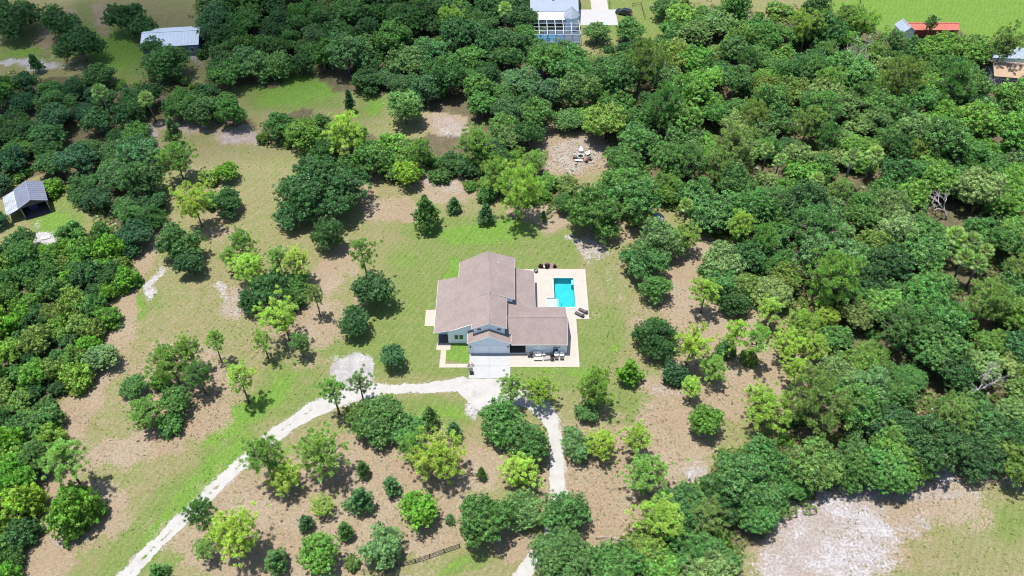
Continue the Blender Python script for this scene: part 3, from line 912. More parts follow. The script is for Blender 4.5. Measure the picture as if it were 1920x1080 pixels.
for r in ((P0-.28, P1+.28, Q1, Q1+.28), (P1, P1+.28, Q0-.28, Q1), (S0-.28, P1, Q0-.28, Q0), (S0-.28, S0, Q0, S1+.28), (S0, P0, S1, S1+.28), (P0-.28, P0, S1+.28, Q1)):
    cop.box(r[0]-cx, r[1]-cx, r[2]-cy, r[3]-cy, .0, .062)
cop.build('coping', M['coping'], pool)

# ------------------------------------------------------------------ the house
HX, HY = -2.0, 100.0
house = thing('house', 'pale blue house with pinkish brown shingle roofs and two garage doors', 'house', (HX, HY, 0))
def hb():
    return MB()
def hbuild(mb, name, mat, parent=None, off=True):
    if off: mb.v = [(x-HX, y-HY, z) for x, y, z in mb.v]
    return mb.build(name, mat, parent or house)
def gable_y(x0, x1, xr, ze0, ze1, zr, y0, y1, drop=.24):
    """walled block with its ridge along y, wall tops just under the roof planes"""
    return hb().prism([(x0, -.2), (x1, -.2), (x1, ze1-drop), (xr, zr-drop), (x0, ze0-drop)], 'y', y0, y1)
def roof_y(xa, za, xb, zb, y0, y1, th=.05, ov=.035, board=True, ov0=None):
    """one roof plane between eave/ridge lines along y, shingles on a white fascia board"""
    m = hb(); m.prism([(xa, za), (xb, zb), (xb, zb+th), (xa, za+th)], 'y', y0, y1)
    hbuild(m, 'roof', M['shingle'])
    if not board: return
    s = 1 if xb > xa else -1
    f = hb(); d = (zb-za)/(xb-xa)
    xo = xa - s*ov
    zo = za - s*ov*d
    f.prism([(xo, zo-.17), (xb, zb-.17), (xb, zb-.004), (xo, zo-.004)], 'y', y0-(ov if ov0 is None else ov0), y1+ov)
    hbuild(f, 'fascia', M['trim'])
sl = .42
KX, KZ = -10.7, 4.2                     # where the low left slope meets the steeper upper one
def zF(x): return 7.3-(7.3-KZ)/(-4.15-KX)*(-4.15-x) if x < -4.15 else 7.3-sl*(x+4.15)
def zB(x): return zF(x) if x < -3.95 else 7.42-.39*(x+3.95)
def zL(x): return 3.3+.25*(x+14.3) if x < KX else zF(x)
# walls
hbuild(hb().prism([(-13.8,-.2),(-7.0,-.2),(-7.0,zL(-7.0)-.24),(KX,KZ-.22),(-13.8,zL(-13.8)-.2)], 'y', 100.7, 111.2), 'wall', M['siding'])
hbuild(hb().prism([(-11.75,-.2),(-7.0,-.2),(-7.0,zL(-7.0)-.24),(KX,KZ-.22),(-11.75,zL(-11.75)-.2)], 'y', 98.6, 100.72), 'wall', M['siding'])
hbuild(gable_y(-6.95, -1.3, -4.15, zF(-6.95), zF(-1.3), 7.3, 97.5, 105.2), 'wall', M['siding'])
hbuild(gable_y(-9.7, .1, -4.6, zB(-9.7)-.1, zB(.1)-.1, 7.2, 104.9, 115.0), 'wall', M['siding'])
zr_g = 5.3; sg = .5
def zG(x): return zr_g-sg*abs(x+4.15)
hbuild(gable_y(-7.87, -.49, -4.15, zG(-7.87), zG(-.49), zr_g, 96.1, 98.9), 'wall', M['siding'])
yw, zw, sw = 100.35, 5.25, .49
def zW(y): return zw-sw*abs(y-yw)
hbuild(hb().prism([(96.15,-.2),(104.4,-.2),(104.4,zW(104.4)-.2),(yw,zw-.22),(96.15,zW(96.15)-.2)], 'x', 2.7, 10.0), 'wall', M['siding'])
hbuild(hb().prism([(99.0,-.2),(104.4,-.2),(104.4,zW(104.4)-.2),(yw,zw-.22),(99.0,zW(99.0)-.2)], 'x', -1.0, 2.72), 'wall', M['siding'])
hbuild(hb().prism([(.05,-.2),(4.0,-.2),(4.0,2.95),(.05,4.1)], 'y', 104.3, 113.9), 'wall', M['siding'])
# roofs
roof_y(-14.3, zL(-14.3), KX, KZ, 98.25, 111.6)
roof_y(KX, KZ, -6.95, zF(-6.95), 98.25, 104.52, ov=0, ov0=.07)
roof_y(-7.35, zF(-7.35)+.003, -4.15, 7.303, 97.15, 104.9); roof_y(-.95, zF(-.95), -4.15, 7.3, 97.15, 104.9)
def roof_quad(p, th=.05, ext=.035):
    """roof plane through four corners (eave, ridge, ridge, eave) with a white board below it"""
    p = [Vector(q) for q in p]
    m = hb(); q = [v+Vector((0,0,th)) for v in p]
    m.add(p+q, [(3,2,1,0),(4,5,6,7),(0,1,5,4),(1,2,6,5),(2,3,7,6),(3,0,4,7)]); hbuild(m, 'roof', M['shingle'])
    if not ext: return
    e = (p[0]-p[1]).normalized()*ext; yv = Vector((0, ext, 0))
    b = [p[0]+e-yv, p[1]-yv, p[2]+yv, p[3]+e+yv]
    m = hb(); m.add([v-Vector((0,0,.18)) for v in b]+[v-Vector((0,0,.004)) for v in b], [(3,2,1,0),(4,5,6,7),(0,1,5,4),(1,2,6,5),(2,3,7,6),(3,0,4,7)]); hbuild(m, 'fascia', M['trim'])
def rx(y): return -3.95-.85*(y-104.5)/10.9
zb_ = 7.44
roof_quad([(KX+.01, 104.5, KZ+.012), (rx(104.5), 104.5, zb_), (rx(111.58), 111.58, zb_), (KX+.01, 111.58, KZ+.012)], ext=0)
roof_quad([(-10.3, 111.585, 4.42), (rx(111.58), 111.585, zb_), (rx(115.4), 115.4, zb_), (-10.3, 115.4, 4.42)])
roof_quad([(.53, 104.5, 5.68), (rx(104.5), 104.5, zb_), (rx(115.4), 115.4, zb_), (.53, 115.4, 5.68)])
roof_y(-8.12, zG(-8.12), -4.15, zr_g, 95.75, 98.55); roof_y(-.2, zG(-.2), -4.15, zr_g, 95.75, 97.49)
roof_y(4.38, 3.08, -1.28, 4.72, 101.0, 114.2)
def roof_x(ya, za, yb, zb, x0, x1, th=.05, ov=.035):
    m = hb(); m.prism([(ya, za), (yb, zb), (yb, zb+th), (ya, za+th)], 'x', x0, x1); hbuild(m, 'roof', M['shingle'])
    s = 1 if yb > ya else -1; d = (zb-za)/(yb-ya); yo = ya-s*ov; zo = za-s*ov*d
    hbuild(hb().prism([(yo, zo-.17), (yb, zb-.17), (yb, zb-.004), (yo, zo-.004)], 'x', x0-ov, x1+ov), 'fascia', M['trim'])
roof_x(95.75, zW(95.75), yw, zw, -.15, 10.1); roof_x(104.85, zW(104.85), yw, zw, -1.2, 10.1)
hbuild(hb().prism([(97.5, zW(97.5)), (yw, zw), (yw, zw+.05), (97.5, zW(97.5)+.05)], 'x', -1.28, -.16), 'roof', M['shingle'])
hbuild(hb().bar((rx(104.5),104.5,7.51),(rx(115.4),115.4,7.51),.22,.05), 'ridge_cap', M['shingle'])
hbuild(hb().bar((-4.15,97.15,7.37),(-4.15,104.4,7.37),.22,.05), 'ridge_cap', M['shingle'])
hbuild(hb().bar((-.9,yw,zw+.07),(10.1,yw,zw+.07),.22,.05), 'ridge_cap', M['shingle'])
hbuild(hb().lathe([(.06,6.0),(.06,6.95),(.09,6.95),(.09,7.0)], 8, (-2.6, 112.8)), 'vent_pipe', M['trim'])
hbuild(hb().lathe([(.05,4.6),(.05,5.3)], 8, (-9.4, 109.0)), 'vent_pipe', M['trim'])
# porch on the left and covered entry on the right
hbuild(hb().box(-13.8, -11.75, 98.5, 100.7, -.1, .06), 'porch_floor', M['dark_tile'])
hbuild(hb().box(-13.8, -13.6, 98.5, 98.7, .06, zL(-13.7)-.18), 'post', M['trim'])
hbuild(hb().box(-.45, 2.7, 96.2, 99.0, -.1, .09), 'porch_floor', M['dark_tile'])
hbuild(hb().box(-.45, 2.7, 96.02, 96.2, -.1, .14), 'porch_step', M['trim'])
hbuild(hb().box(2.5, 2.7, 96.02, 96.16, .14, 2.85), 'post', M['trim'])
hbuild(hb().box(.3, 1.25, 98.94, 98.995, .09, 2.15), 'door', M['black'])
hbuild(hb().box(1.9, 2.35, 97.8, 98.15, .09, .75), 'porch_box', M['white_fabric'])
# corner boards
for x, y, z in ((-11.72, 98.58, 3.5), (-7.9, 96.08, 3.2), (-.46, 96.08, 3.2), (10.0, 96.13, 2.8)):
    hbuild(hb().box(x-.09, x+.06, y-.02, y+.12, 0, z), 'corner_board', M['trim'])
# windows
def window(x0, x1, z0, z1, y, nx=1, nz=2, mat='glass', fw=.08, name='window'):
    fr = hb()
    fr.box(x0-fw, x1+fw, y-.035, y+.03, z0-fw, z0); fr.box(x0-fw, x1+fw, y-.035, y+.03, z1, z1+fw)
    fr.box(x0-fw, x0, y-.035, y+.03, z0, z1); fr.box(x1, x1+fw, y-.035, y+.03, z0, z1)
    w = hbuild(fr, name, M['trim'])
    dx = (x1-x0)/nx; dz = (z1-z0)/nz
    for i in range(nx):
        for j in range(nz):
            p = MB().box(x0+i*dx+.02-HX, x0+(i+1)*dx-.02-HX, y-.012-HY, y+.02-HY, z0+j*dz+.02, z0+(j+1)*dz-.02)
            p.build('pane', M[mat], w)
    return w
window(-10.62, -9.92, 1.15, 2.35, 98.6, 1, 2); window(-9.72, -9.02, 1.15, 2.35, 98.6, 1, 2)
window(-6.3, -5.6, 5.0, 5.55, 97.5, 2, 1); window(-2.7, -2.0, 5.0, 5.55, 97.5, 2, 1)
window(3.9, 4.9, 2.25, 2.55, 96.15, 2, 1); window(5.3, 6.6, 2.25, 2.55, 96.15, 2, 1); window(7.0, 8.0, 2.25, 2.55, 96.15, 2, 1)
window(7.55, 8.5, .12, 2.0, 96.15, 2, 1, 'blue_glass', .07)
for y in (106.5, 109.2, 111.8):
    fr = hb().box(3.97, 4.03, y, y+1.2, .9, 2.3); w = hbuild(fr, 'window', M['trim'])
    MB().box(4.0-HX, 4.045-HX, y+.08-HY, y+1.12-HY, .98, 2.22).build('pane', M['glass'], w)
# garage doors, four panels each
for x0 in (-7.1, -3.72):
    g = hbuild(hb().box(x0-.06, x0+2.86, 96.075, 96.12, 0, 2.46), 'garage_door', M['trim'])
    for j in range(4):
        MB().box(x0-HX, x0+2.8-HX, 96.045-HY, 96.085-HY, .05+j*.59, .05+j*.59+.565).build('panel', M['door'], g)
    MB().box(x0-HX, x0+2.8-HX, 96.03-HY, 96.09-HY, .0, .09).build('weather_seal', M['black'], g)
for x in (-7.55, -.72):
    lamp = hbuild(hb().box(x-.07, x+.07, 95.96, 96.11, 1.75, 2.12), 'wall_lamp', M['black'])
    MB().box(x-.1-HX, x+.1-HX, 95.92-HY, 96.1-HY, 2.12, 2.16).build('lamp_cap', M['black'], lamp)
hbuild(hb().box(8.65, 8.79, 96.0, 96.16, 1.7, 2.0), 'wall_lamp', M['black'])
# ------------------------------------------------------------------ things round the house
def lounger(loc, rz, label):
    t = thing('sun_lounger', label, 'sun lounger', loc, rz, 'loungers on the pool deck')
    f = MB()
    for y in (-.31, .31): f.bar((-.95, y, .30), (.95, y, .30), .05, .05)
    for x in (-.95, -.3, .4, .95): f.bar((x, -.3, .30), (x, .3, .30), .04, .04)
    f.build('frame', M['black'], t)
    for x in (-.85, .85):
        for y in (-.3, .3): MB().box(x-.025, x+.025, y-.025, y+.025, 0, .28).build('leg', M['black'], t)
    MB().box(-.93, .33, -.28, .28, .325, .36).build('seat', M['dark_fabric'], t)
    b = MB(); b.prism([(.35, .33), (.95, .66), (.93, .70), (.33, .37)], 'y', -.28, .28); b.build('backrest', M['dark_fabric'], t)
    p = MB(); p.prism([(.72, .58), (.95, .71), (.92, .79), (.69, .66)], 'y', -.25, .25); p.build('pillow', M['black'], t)
    return t
a = at(780+1182/3.856, 450+540/3.856, .05); b = at(780+1205/3.856, 450+522/3.856, .05)
lounger((a.x-.02, a.y-.15, .056), R(-36), 'charcoal sun lounger nearer the house of the pair on the pool deck')
lounger((b.x+.1, b.y+.1, .056), R(-36), 'charcoal sun lounger nearer the lawn edge of the pair on the pool deck')

def Zp(x, y, z=0): return at(780+x/3.856, 450+y/3.856, z)
g = Zp(832, 822, .05)
t = thing('kamado_grill', 'round black grill on a cart beside the dark covered entry', 'grill', (g.x, 95.35, .053))
MB().lathe([(.1,.55),(.27,.62),(.33,.8),(.33,.9)], 16).build('bowl', M['black'], t, True)
MB().lathe([(.34,.9),(.33,1.0),(.25,1.16),(.08,1.24)], 16).build('lid', M['black'], t, True)
for i in range(4):
    an = i*math.pi/2+.78
    MB().bar((.3*math.cos(an), .3*math.sin(an), 0), (.25*math.cos(an), .25*math.sin(an), .7), .05, .05).build('leg', M['black'], t)
MB().box(.36,.75,-.25,.25,.82,.86).build('side_shelf', M['dark_fabric'], t)
MB().box(-.75,-.36,-.25,.25,.82,.86).build('side_shelf', M['dark_fabric'], t)

t = thing('outdoor_sofa', 'white cushioned two seat outdoor sofa against the house wall', 'sofa', (4.55, 95.6, .053))
MB().box(-.75,.75,-.38,.38,.12,.32).build('base', M['steel'], t)
for x in (-.36, .36):
    MB().box(x-.34, x+.34, -.4, .28, .325, .48).build('seat_cushion', M['white_fabric'], t)
    MB().box(x-.34, x+.34, .2, .38, .485, .85).build('back_cushion', M['white_fabric'], t)
for x in (-.78, .78): MB().box(x-.06, x+.06, -.4, .4, 0, .62).build('armrest', M['steel'], t)
t = thing('side_chair', 'small white chair between the outdoor sofa and the covered black smoker', 'chair', (5.85, 95.65, .053))
MB().box(-.25,.25,-.28,.22,.38,.46).build('seat', M['white_fabric'], t)
MB().box(-.25,.25,.2,.28,.46,.88).build('backrest', M['white_fabric'], t)
for x in (-.22,.22):
    for y in (-.24,.22): MB().box(x-.02,x+.02,y-.02,y+.02,0,.38).build('leg', M['grey_metal'], t)
t = thing('coffee_table', 'low pale coffee table in front of the outdoor sofa', 'table', (4.75, 94.62, .053))
MB().box(-.75,.75,-.32,.32,.36,.41).build('table_top', M['white_fabric'], t)
for x in (-.68,.68):
    for y in (-.27,.27): MB().box(x-.03,x+.03,y-.03,y+.03,0,.36).build('leg', M['grey_metal'], t)
t = thing('garden_bench', 'low grey slatted bench with oddments on the patio', 'bench', (6.35, 94.65, .053), .12)
for y in (-.2,-.06,.08,.22): MB().box(-.65,.65,y-.055,y+.055,.38,.42).build('slat', M['stone'], t)
for x in (-.55,.55): MB().box(x-.04,x+.04,-.22,.24,0,.38).build('leg', M['grey_metal'], t)
t = thing('covered_smoker', 'tall black smoker under a fitted cover beside the blue-reflecting glass door', 'grill', (7.35, 95.25, .053))
MB().lathe([(.38,0),(.38,.75),(.34,1.05),(.22,1.25),(.12,1.3)], 14).build('cover', M['black'], t, True)
MB().box(-.3,.3,-1.0,-.42,0,.55).build('firebox', M['bin'], t)
MB().box(-.3,.3,-1.02,-.40,.555,.6).build('firebox_lid', M['black'], t)
for x, lb in ((8.15, 'white cushioned armchair with dark footstool next to the black smoker'), (9.15, 'white cushioned armchair with dark footstool at the right corner of the house')):
    t = thing('armchair', lb, 'armchair', (x, 95.55, .053), 0, 'armchairs on the patio')
    MB().box(-.36,.36,-.34,.34,.14,.32).build('base', M['grey_metal'], t)
    MB().box(-.3,.3,-.36,.2,.325,.47).build('seat_cushion', M['white_fabric'], t)
    MB().box(-.3,.3,.18,.36,.475,.88).build('back_cushion', M['white_fabric'], t)
    for s in (-.37,.37): MB().box(s-.05,s+.05,-.36,.36,0,.58).build('armrest', M['steel'], t)
    k = thing('footstool', 'dark woven footstool before the armchair '+('next to the black smoker' if x < 9 else 'at the right corner of the house'), 'footstool', (x, 94.72, .053), 0, 'footstools on the patio')
    MB().box(-.33,.33,-.27,.27,.1,.36).build('base', M['dark_fabric'], k)
    MB().box(-.31,.31,-.25,.25,.365,.45).build('pad', M['bin'], k)

# bicycle and bin on the driveway
def bicycle(loc, rz):
    t = thing('bicycle', 'small pink bicycle standing where the front walk meets the driveway', 'bicycle', loc, rz)
    for x in (-.42, .42):
        w = MB()
        P = [(x+.26*math.cos(a), 0, .28+.26*math.sin(a)) for a in np.linspace(0, 2*math.pi, 17)]
        w.tube(P, [.028]*17, 6, False); wo = w.build('wheel', M['rubber'], t, True)
        h = MB()
        for k in range(8):
            a = k*math.pi/4; h.bar((x, 0, .28), (x+.25*math.cos(a), 0, .28+.25*math.sin(a)), .012, .012)
        h.build('spokes', M['grey_metal'], wo)
    f = MB()
    for p, q in (((-.42,0,.28),(-.1,0,.27)),((-.42,0,.28),(-.16,0,.6)),((-.1,0,.27),(-.2,0,.66)),((-.1,0,.27),(.3,0,.62)),((-.16,0,.58),(.29,0,.66)),((.28,0,.72),(.42,0,.28))):
        f.tube([p, q], [.03, .03], 6)
    f.build('frame', M['pink'], t)
    MB().box(-.32,-.08,-.07,.07,.68,.74).build('saddle', M['pink'], t)
    MB().tube([(.22,-.26,.82),(.27,-.1,.8),(.27,.1,.8),(.22,.26,.82)], [.02]*4, 6).build('handlebar', M['black'], t)
    MB().tube([(.28,0,.68),(.27,0,.8)], [.02,.02], 6).build('stem', M['grey_metal'], t)
    MB().box(.3,.5,-.14,.14,.62,.8).build('basket', M['pink'], t)
p = Zp(395, 908); bicycle((p.x, p.y-.15, .033), R(8))
p = Zp(398, 965)
t = thing('wheeled_bin', 'dark grey wheeled rubbish bin on the left edge of the driveway', 'bin', (p.x, p.y+.1, .033), R(6))
b = MB(); b.add([(-.26,-.28,.08),(.26,-.28,.08),(.26,.28,.08),(-.26,.28,.08),(-.32,-.36,.98),(.32,-.36,.98),(.32,.38,.98),(-.32,.38,.98)],
               [(3,2,1,0),(4,5,6,7),(0,1,5,4),(1,2,6,5),(2,3,7,6),(3,0,4,7)]); b.build('body', M['bin'], t)
b = MB(); b.prism([(-.36,-.40),(.36,-.40),(.36,.25),(.28,.42),(-.28,.42),(-.36,.25)], 'z', .99, 1.07); b.build('lid', M['bin'], t)
MB().tube([(-.3,-.44,.98),(.3,-.44,.98)], [.025,.025], 6).build('handle', M['black'], t)
for x in (-.32,.32): 
    w = MB(); w.prism([(-.3+.11*math.cos(a), .11+.11*math.sin(a)) for a in np.linspace(0,6.283,13)[:-1]], 'x', x-.03, x+.03); w.build('wheel', M['rubber'], t)

# planting bed behind the pool deck
bed = MB(); q = [Zp(x, y) for x, y in ((885,212),(895,185),(930,165),(980,168),(1020,185),(1035,212))]
bed.prism([(v.x, max(v.y, 117.92)) for v in q][::-1], 'z', -.1, .05); tag(bed.build('planting_bed', M['mulch']), kind='structure')
def plain_shrub(D, col, leaf=.2):
    cm, L = crown_mesh('foliage', D, D*.75, .1, 5, 10, 20, leaf, D*.16, 'bush', .3, M['leaf'])
    return cm
SH = plain_shrub(1.0, None)
for i, (x, y, s, lb) in enumerate(((905,196,1.0,'brown ornamental grass clump nearest the house behind the pool deck'),(948,192,1.15,'brown ornamental grass clump in the middle of the planting bed'),(1003,200,.8,'small brown ornamental grass clump at the right end of the planting bed'))):
    v = Zp(x, y, .3)
    r = thing('ornamental_grass', lb, 'plant', (v.x, max(v.y, 118.5), .05), i*1.3, 'clumps in the planting bed'); r.scale = (s, s, s)
    c = link('foliage', SH, r); c.color = (.055,.04,.035,1)
    MB().lathe([(.12,-.1),(.08,.25)], 6).build('root_stock', M['bark'], r)
v = Zp(928, 190)
t = tag(MB().lathe([(.28,0),(.30,.18),(.16,.32)], 9).build('white_rock', M['trim']), 'rounded white rock between brown clumps in the planting bed', 'rock'); t.location = (v.x, 118.45, .05)
v = Zp(865, 240)
t = thing('fire_bowl', 'round black fire bowl at the far corner of the pool deck', 'fire bowl', (v.x+.05, 117.1, .056))
MB().lathe([(.15,0),(.22,.1),(.38,.3),(.42,.42),(.34,.42),(.30,.34)], 18).build('bowl', M['black'], t, True)
MB().lathe([(.29,.30),(.1,.37)], 12).build('stones', M['stone'], t)

# ------------------------------------------------------------------ fire pit clearing
def low_chair(loc, rz, mat, label):
    t = thing('garden_chair', label, 'chair', loc, rz, 'chairs round the fire pit')
    MB().prism([(-.35,.40),(.38,.26),(.38,.30),(-.35,.44)], 'x', -.32, .32).build('seat', mat, t)
    MB().prism([(.3,.28),(.62,1.0),(.67,.98),(.36,.26)], 'x', -.32, .32).build('backrest', mat, t)
    for s in (-.38, .38): MB().box(s-.07, s+.07, -.42, .42, .56, .60).build('armrest', mat, t)
    for s in (-.36, .36):
        for y in (-.36, .34): MB().box(s-.035, s+.035, y-.035, y+.035, 0, .56).build('leg', mat, t)
    return t
fp = at(1088.5, 294.5)
t = thing('fire_pit', 'ring of pale stones round a black fire pit in the woodland clearing', 'fire pit', (fp.x, fp.y, 0))
for i in range(14):
    an = i*2*math.pi/14
    s = MB().box(-.16,.16,-.11,.11,-.05,.3).build('stone', M['stone'] if i else M['stone'], t)
    s.location = (.72*math.cos(an), .72*math.sin(an), 0); s.rotation_euler = (0, 0, an+math.pi/2+rnd.uniform(-.1,.1))
MB().lathe([(.6,-.05),(.58,.06),(.2,.1)], 16).build('ash_bed', M['black'], t)
for (x, y, mat, lb) in ((1089,284.5,'white_fabric','pale garden chair at the far side of the fire pit ring'),(1100.5,290.5,'white_fabric','white garden chair right of the fire pit, facing the house'),
                    (1104,299,'bin','dark garden chair on the right of the fire pit'),(1078.5,297,'bin','dark garden chair on the left of the fire pit'),
                    (1098,303,'wood_red','dark red garden chair on the house side of the fire pit')):
    v = at(x, y); dx, dy = fp.x-v.x, fp.y-v.y
    low_chair((v.x, v.y, 0), math.atan2(dy, dx)+math.pi/2, M[mat], lb)
v = at(1085, 303); t = thing('log_bench', 'white painted bench on the house side of the fire pit', 'bench', (v.x, v.y, 0), R(-8))
MB().box(-.95,.95,-.2,.2,.38,.45).build('seat', M['trim'], t)
for x in (-.75,.75): MB().box(x-.06,x+.06,-.18,.18,-.02,.38).build('leg', M['trim'], t)
v = at(1079.5, 312.5); t = thing('bucket', 'small white bucket with black rim on the ground by the fire pit', 'bucket', (v.x, v.y, 0))
MB().lathe([(.22,0),(.28,.5)], 12).build('body', M['trim'], t, True); MB().lathe([(.29,.5),(.29,.55)], 12).build('rim', M['black'], t)
v = at(1107, 306); t = thing('log', 'short brown log lying right of the fire pit', 'log', (v.x, v.y, .12), R(30))
MB().tube([(-.7,0,0),(0,.03,.01),(.7,0,0)], [.12,.13,.11], 8).build('trunk', M['wood_pale'], t)

# ------------------------------------------------------------------ outbuildings and neighbours
def ribs(mb, x0, x1, y0, z0, y1, z1, step=.6, h=.04):
    n = max(1, int((x1-x0)/step))
    for i in range(n+1):
        x = x0+.03+i*(x1-x0-.06)/n
        mb.bar((x, y0, z0+h*.6), (x, y1, z1+h*.6), .04, h)

def shed(label, name, loc, rz, L_, Wd, eave, ridge, roofm, wallm, open_front=False, over=.3, cat='shed', ribstep=.6, roofname='roof'):
    """gabled building, ridge along local x, one gable open at +x when open_front"""
    t = thing(name, label, cat, loc, rz)
    h = Wd/2; sl_ = (ridge-eave)/h
    if open_front:
        MB().box(-L_/2, L_/2, h-.08, h, -.1, eave-.05).build('wall', wallm, t)
        MB().box(-L_/2, L_/2, -h, -h+.08, -.1, eave-.05).build('wall', wallm, t)
        MB().prism([(-h+.08,-.1),(h-.08,-.1),(h-.08,eave-.05),(0,ridge-.12),(-h+.08,eave-.05)], 'x', -L_/2, -L_/2+.08).build('wall', wallm, t)
        MB().prism([(-h+.1,eave-.3),(h-.1,eave-.3),(h-.1,eave-.05),(0,ridge-.12),(-h+.1,eave-.05)], 'x', L_/2-.1, L_/2-.03).build('gable_board', M['wood_dark'], t)
        for y in (-h+.15, h-.15): MB().box(L_/2-.2, L_/2-.05, y-.07, y+.07, -.1, eave-.3).build('post', M['wood_pale'], t)
    else:
        MB().prism([(-h,-.1),(h,-.1),(h,eave-.05),(0,ridge-.08),(-h,eave-.05)], 'x', -L_/2, L_/2).build('wall', wallm, t)
    for s in (-1, 1):
        yo = s*(h+over); zo = eave-sl_*over
        r = MB(); r.prism([(yo, zo), (0, ridge), (0, ridge+.06), (yo, zo+.06)], 'x', -L_/2-over, L_/2+over)
        ribs(r, -L_/2-over, L_/2+over, yo, zo+.06, 0, ridge+.06, ribstep)
        r.build(roofname, roofm, t)
    MB().bar((-L_/2-over, 0, ridge+.1), (L_/2+over, 0, ridge+.1), .3, .06).build('ridge_cap', roofm, t)
    return t

# long barn, top left
b = at(321, 62, 4.2)
t = shed('long barn with a bluish white metal roof among dark trees', 'barn', (b.x, b.y, 0), R(6), 14.6, 9.2, 3.2, 4.6, M['barn_metal'], M['siding_dim'], cat='barn', ribstep=.9)
for x in (-5, -1.5, 2, 5.5):
    w = MB().box(x-.5, x+.5, -4.64, -4.58, 1.0, 2.2).build('window', M['trim'], t)
    MB().box(x-.42, x+.42, -4.66, -4.6, 1.08, 2.12).build('pane', M['glass'], w)
# open-fronted shed with rusty lean-to, far left
r0 = at(370/7.71, 320+150/7.71, 4.3); r1 = at(440/7.71, 320+428/7.71, 4.3)
d = r1-r0; rz = math.atan2(d.y, d.x); c0 = (r0+r1)/2
t = shed('open fronted grey shed with metal roof and rusty lean-to', 'open_shed', (c0.x, c0.y, 0), rz, d.length-.5, 5.4, 3.1, 4.3, M['grey_metal_roof'], M['wood_dark'], True, ribstep=.7)
Ls = d.length/2
lt = MB(); lt.prism([(-5.6, 2.0), (-3.0, 2.8), (-3.0, 2.86), (-5.6, 2.06)], 'x', -Ls+.1, Ls-.2); ribs(lt, -Ls+.1, Ls-.2, -5.6, 2.06, -3.0, 2.86, .35, .06)
MB().box(-d.length/2+.3, d.length/2+.3, -2.5, 2.5, -.1, .03).build('floor', M['dark_tile'], t)  # dark floor sheet added so the shed's interior reads as shaded
lt.build('lean_to_roof', M['rusty_metal'], t)
for x in (-Ls+.3, 0, Ls-.4): MB().box(x-.06, x+.06, -5.45, -5.33, -.1, 2.0).build('post', M['wood_pale'], t)
MB().box(-1.2, 1.0, -1.4, .4, 0, 1.0).build('stored_crate', M['blue_tarp'], t)
# white slab before it
v = at(86, 447); t = tag(MB().prism([(-1.0,-.3),(-.2,-.45),(.9,-.3),(1.0,.2),(.1,.4),(-.9,.35)], 'z', -.05, .3).build('white_tarp_bundle', M['trim']), 'crumpled white sheet lying on grass below the open fronted shed', 'tarp'); t.location = (v.x, v.y, 0); t.rotation_euler = (0,0,R(20))
v = at(8, 300, 1.0); t = thing('tarp_cover', 'dark blue tarp stretched over a heap at the left edge', 'tarp', (v.x, v.y, 0), .3)
MB().prism([(-2.2,0),(2.2,0),(1.6,1.4),(0,2.0),(-1.6,1.3)], 'y', -2, 2).build('sheet', M['blue_tarp'], t)

# neighbour house with pool cage, top centre
c0 = at(1040, 37, 2.9); hx, hy = c0.x, c0.y
nh = thing('neighbour_house', 'white metal roofed house with a round turret and screened pool cage', 'house', (hx, hy, 0))
k = 13.3/2
MB().box(-k+.4, k-.4, 2.9, 22, -.1, 3.6).build('wall', M['siding'], nh)
pr = MB(); pr.prism([(0, 2.9), (3.0, 3.7), (3.0, 3.78), (0, 2.98)], 'x', -k, k); ribs(pr, -k, k, 0, 2.98, 3.0, 3.78, .9, .03); pr.build('porch_roof', M['trim'], nh)
ur = MB(); ur.prism([(2.75, 3.78), (14, 8.9), (14, 9.0), (2.75, 3.88)], 'x', -k-.1, k+.1); ribs(ur, -k-.1, k+.1, 2.75, 3.88, 14, 9.0, .6, .05); ur.build('roof', M['white_metal'], nh)
ub = MB(); ub.prism([(26, 4.3), (14, 8.9), (14, 9.0), (26, 4.4)], 'x', -k-.1, k+.1); ub.build('roof', M['white_metal'], nh)
MB().lathe([(.16,5.6),(.16,6.9),(.22,6.9),(.22,7.0)], 8, (-.5, 6.2)).build('vent_pipe', M['grey_metal'], nh)
MB().lathe([(2.0,-.1),(2.0,4.0)], 8, (k-2.0, .9)).build('turret_wall', M['siding'], nh)
tc = MB(); tc.lathe([(2.35,3.9),(.05,6.3)], 8, (k-2.0, .9))
for i in range(8):
    an = i*math.pi/4; tc.bar((k-2+2.35*math.cos(an), .9+2.35*math.sin(an), 3.93), (k-2, .9, 6.33), .07, .07)
tc.build('turret_roof', M['white_metal'], nh)
cage = thing('pool_cage', 'screened pool enclosure with white aluminium bars in front of the white metal roofed house', 'pool cage', (hx, hy, 0))
D_ = 8.0; Hc = 3.0
def cage_bars(name, segs, w=.11):
    for p, q in segs: MB().bar(p, q, w, w).build(name, M['steel'], cage)
xs = [-k-1.4] + [-k+i*(2*k)/6 for i in range(7)]
cage_bars('rafter', [((x, -.06, Hc), (x, -D_, Hc)) for x in xs])
cage_bars('purlin', [((xs[0], -y, Hc), (xs[-1], -y, Hc)) for y in (.1, 2.1, 4.1, 6.1, D_)])
cage_bars('post', [((x, -D_, -.1), (x, -D_, Hc)) for x in xs])
cage_bars('rail', [((xs[0], -D_, z), (xs[-1], -D_, z)) for z in (.9, 2.0)], .08)
cage_bars('post', [((x, -y, -.1), (x, -y, Hc)) for x in (xs[0], xs[-1]) for y in (2.1, 4.1, 6.1)])
MB().box(xs[0], xs[-1], -D_, -.1, -.1, .04).build('patio_floor', M['screen'], cage)
MB().box(-4.2, 2.0, -6.6, -2.6, .045, .06).build('pool_surface', M['blue_glass'], cage)
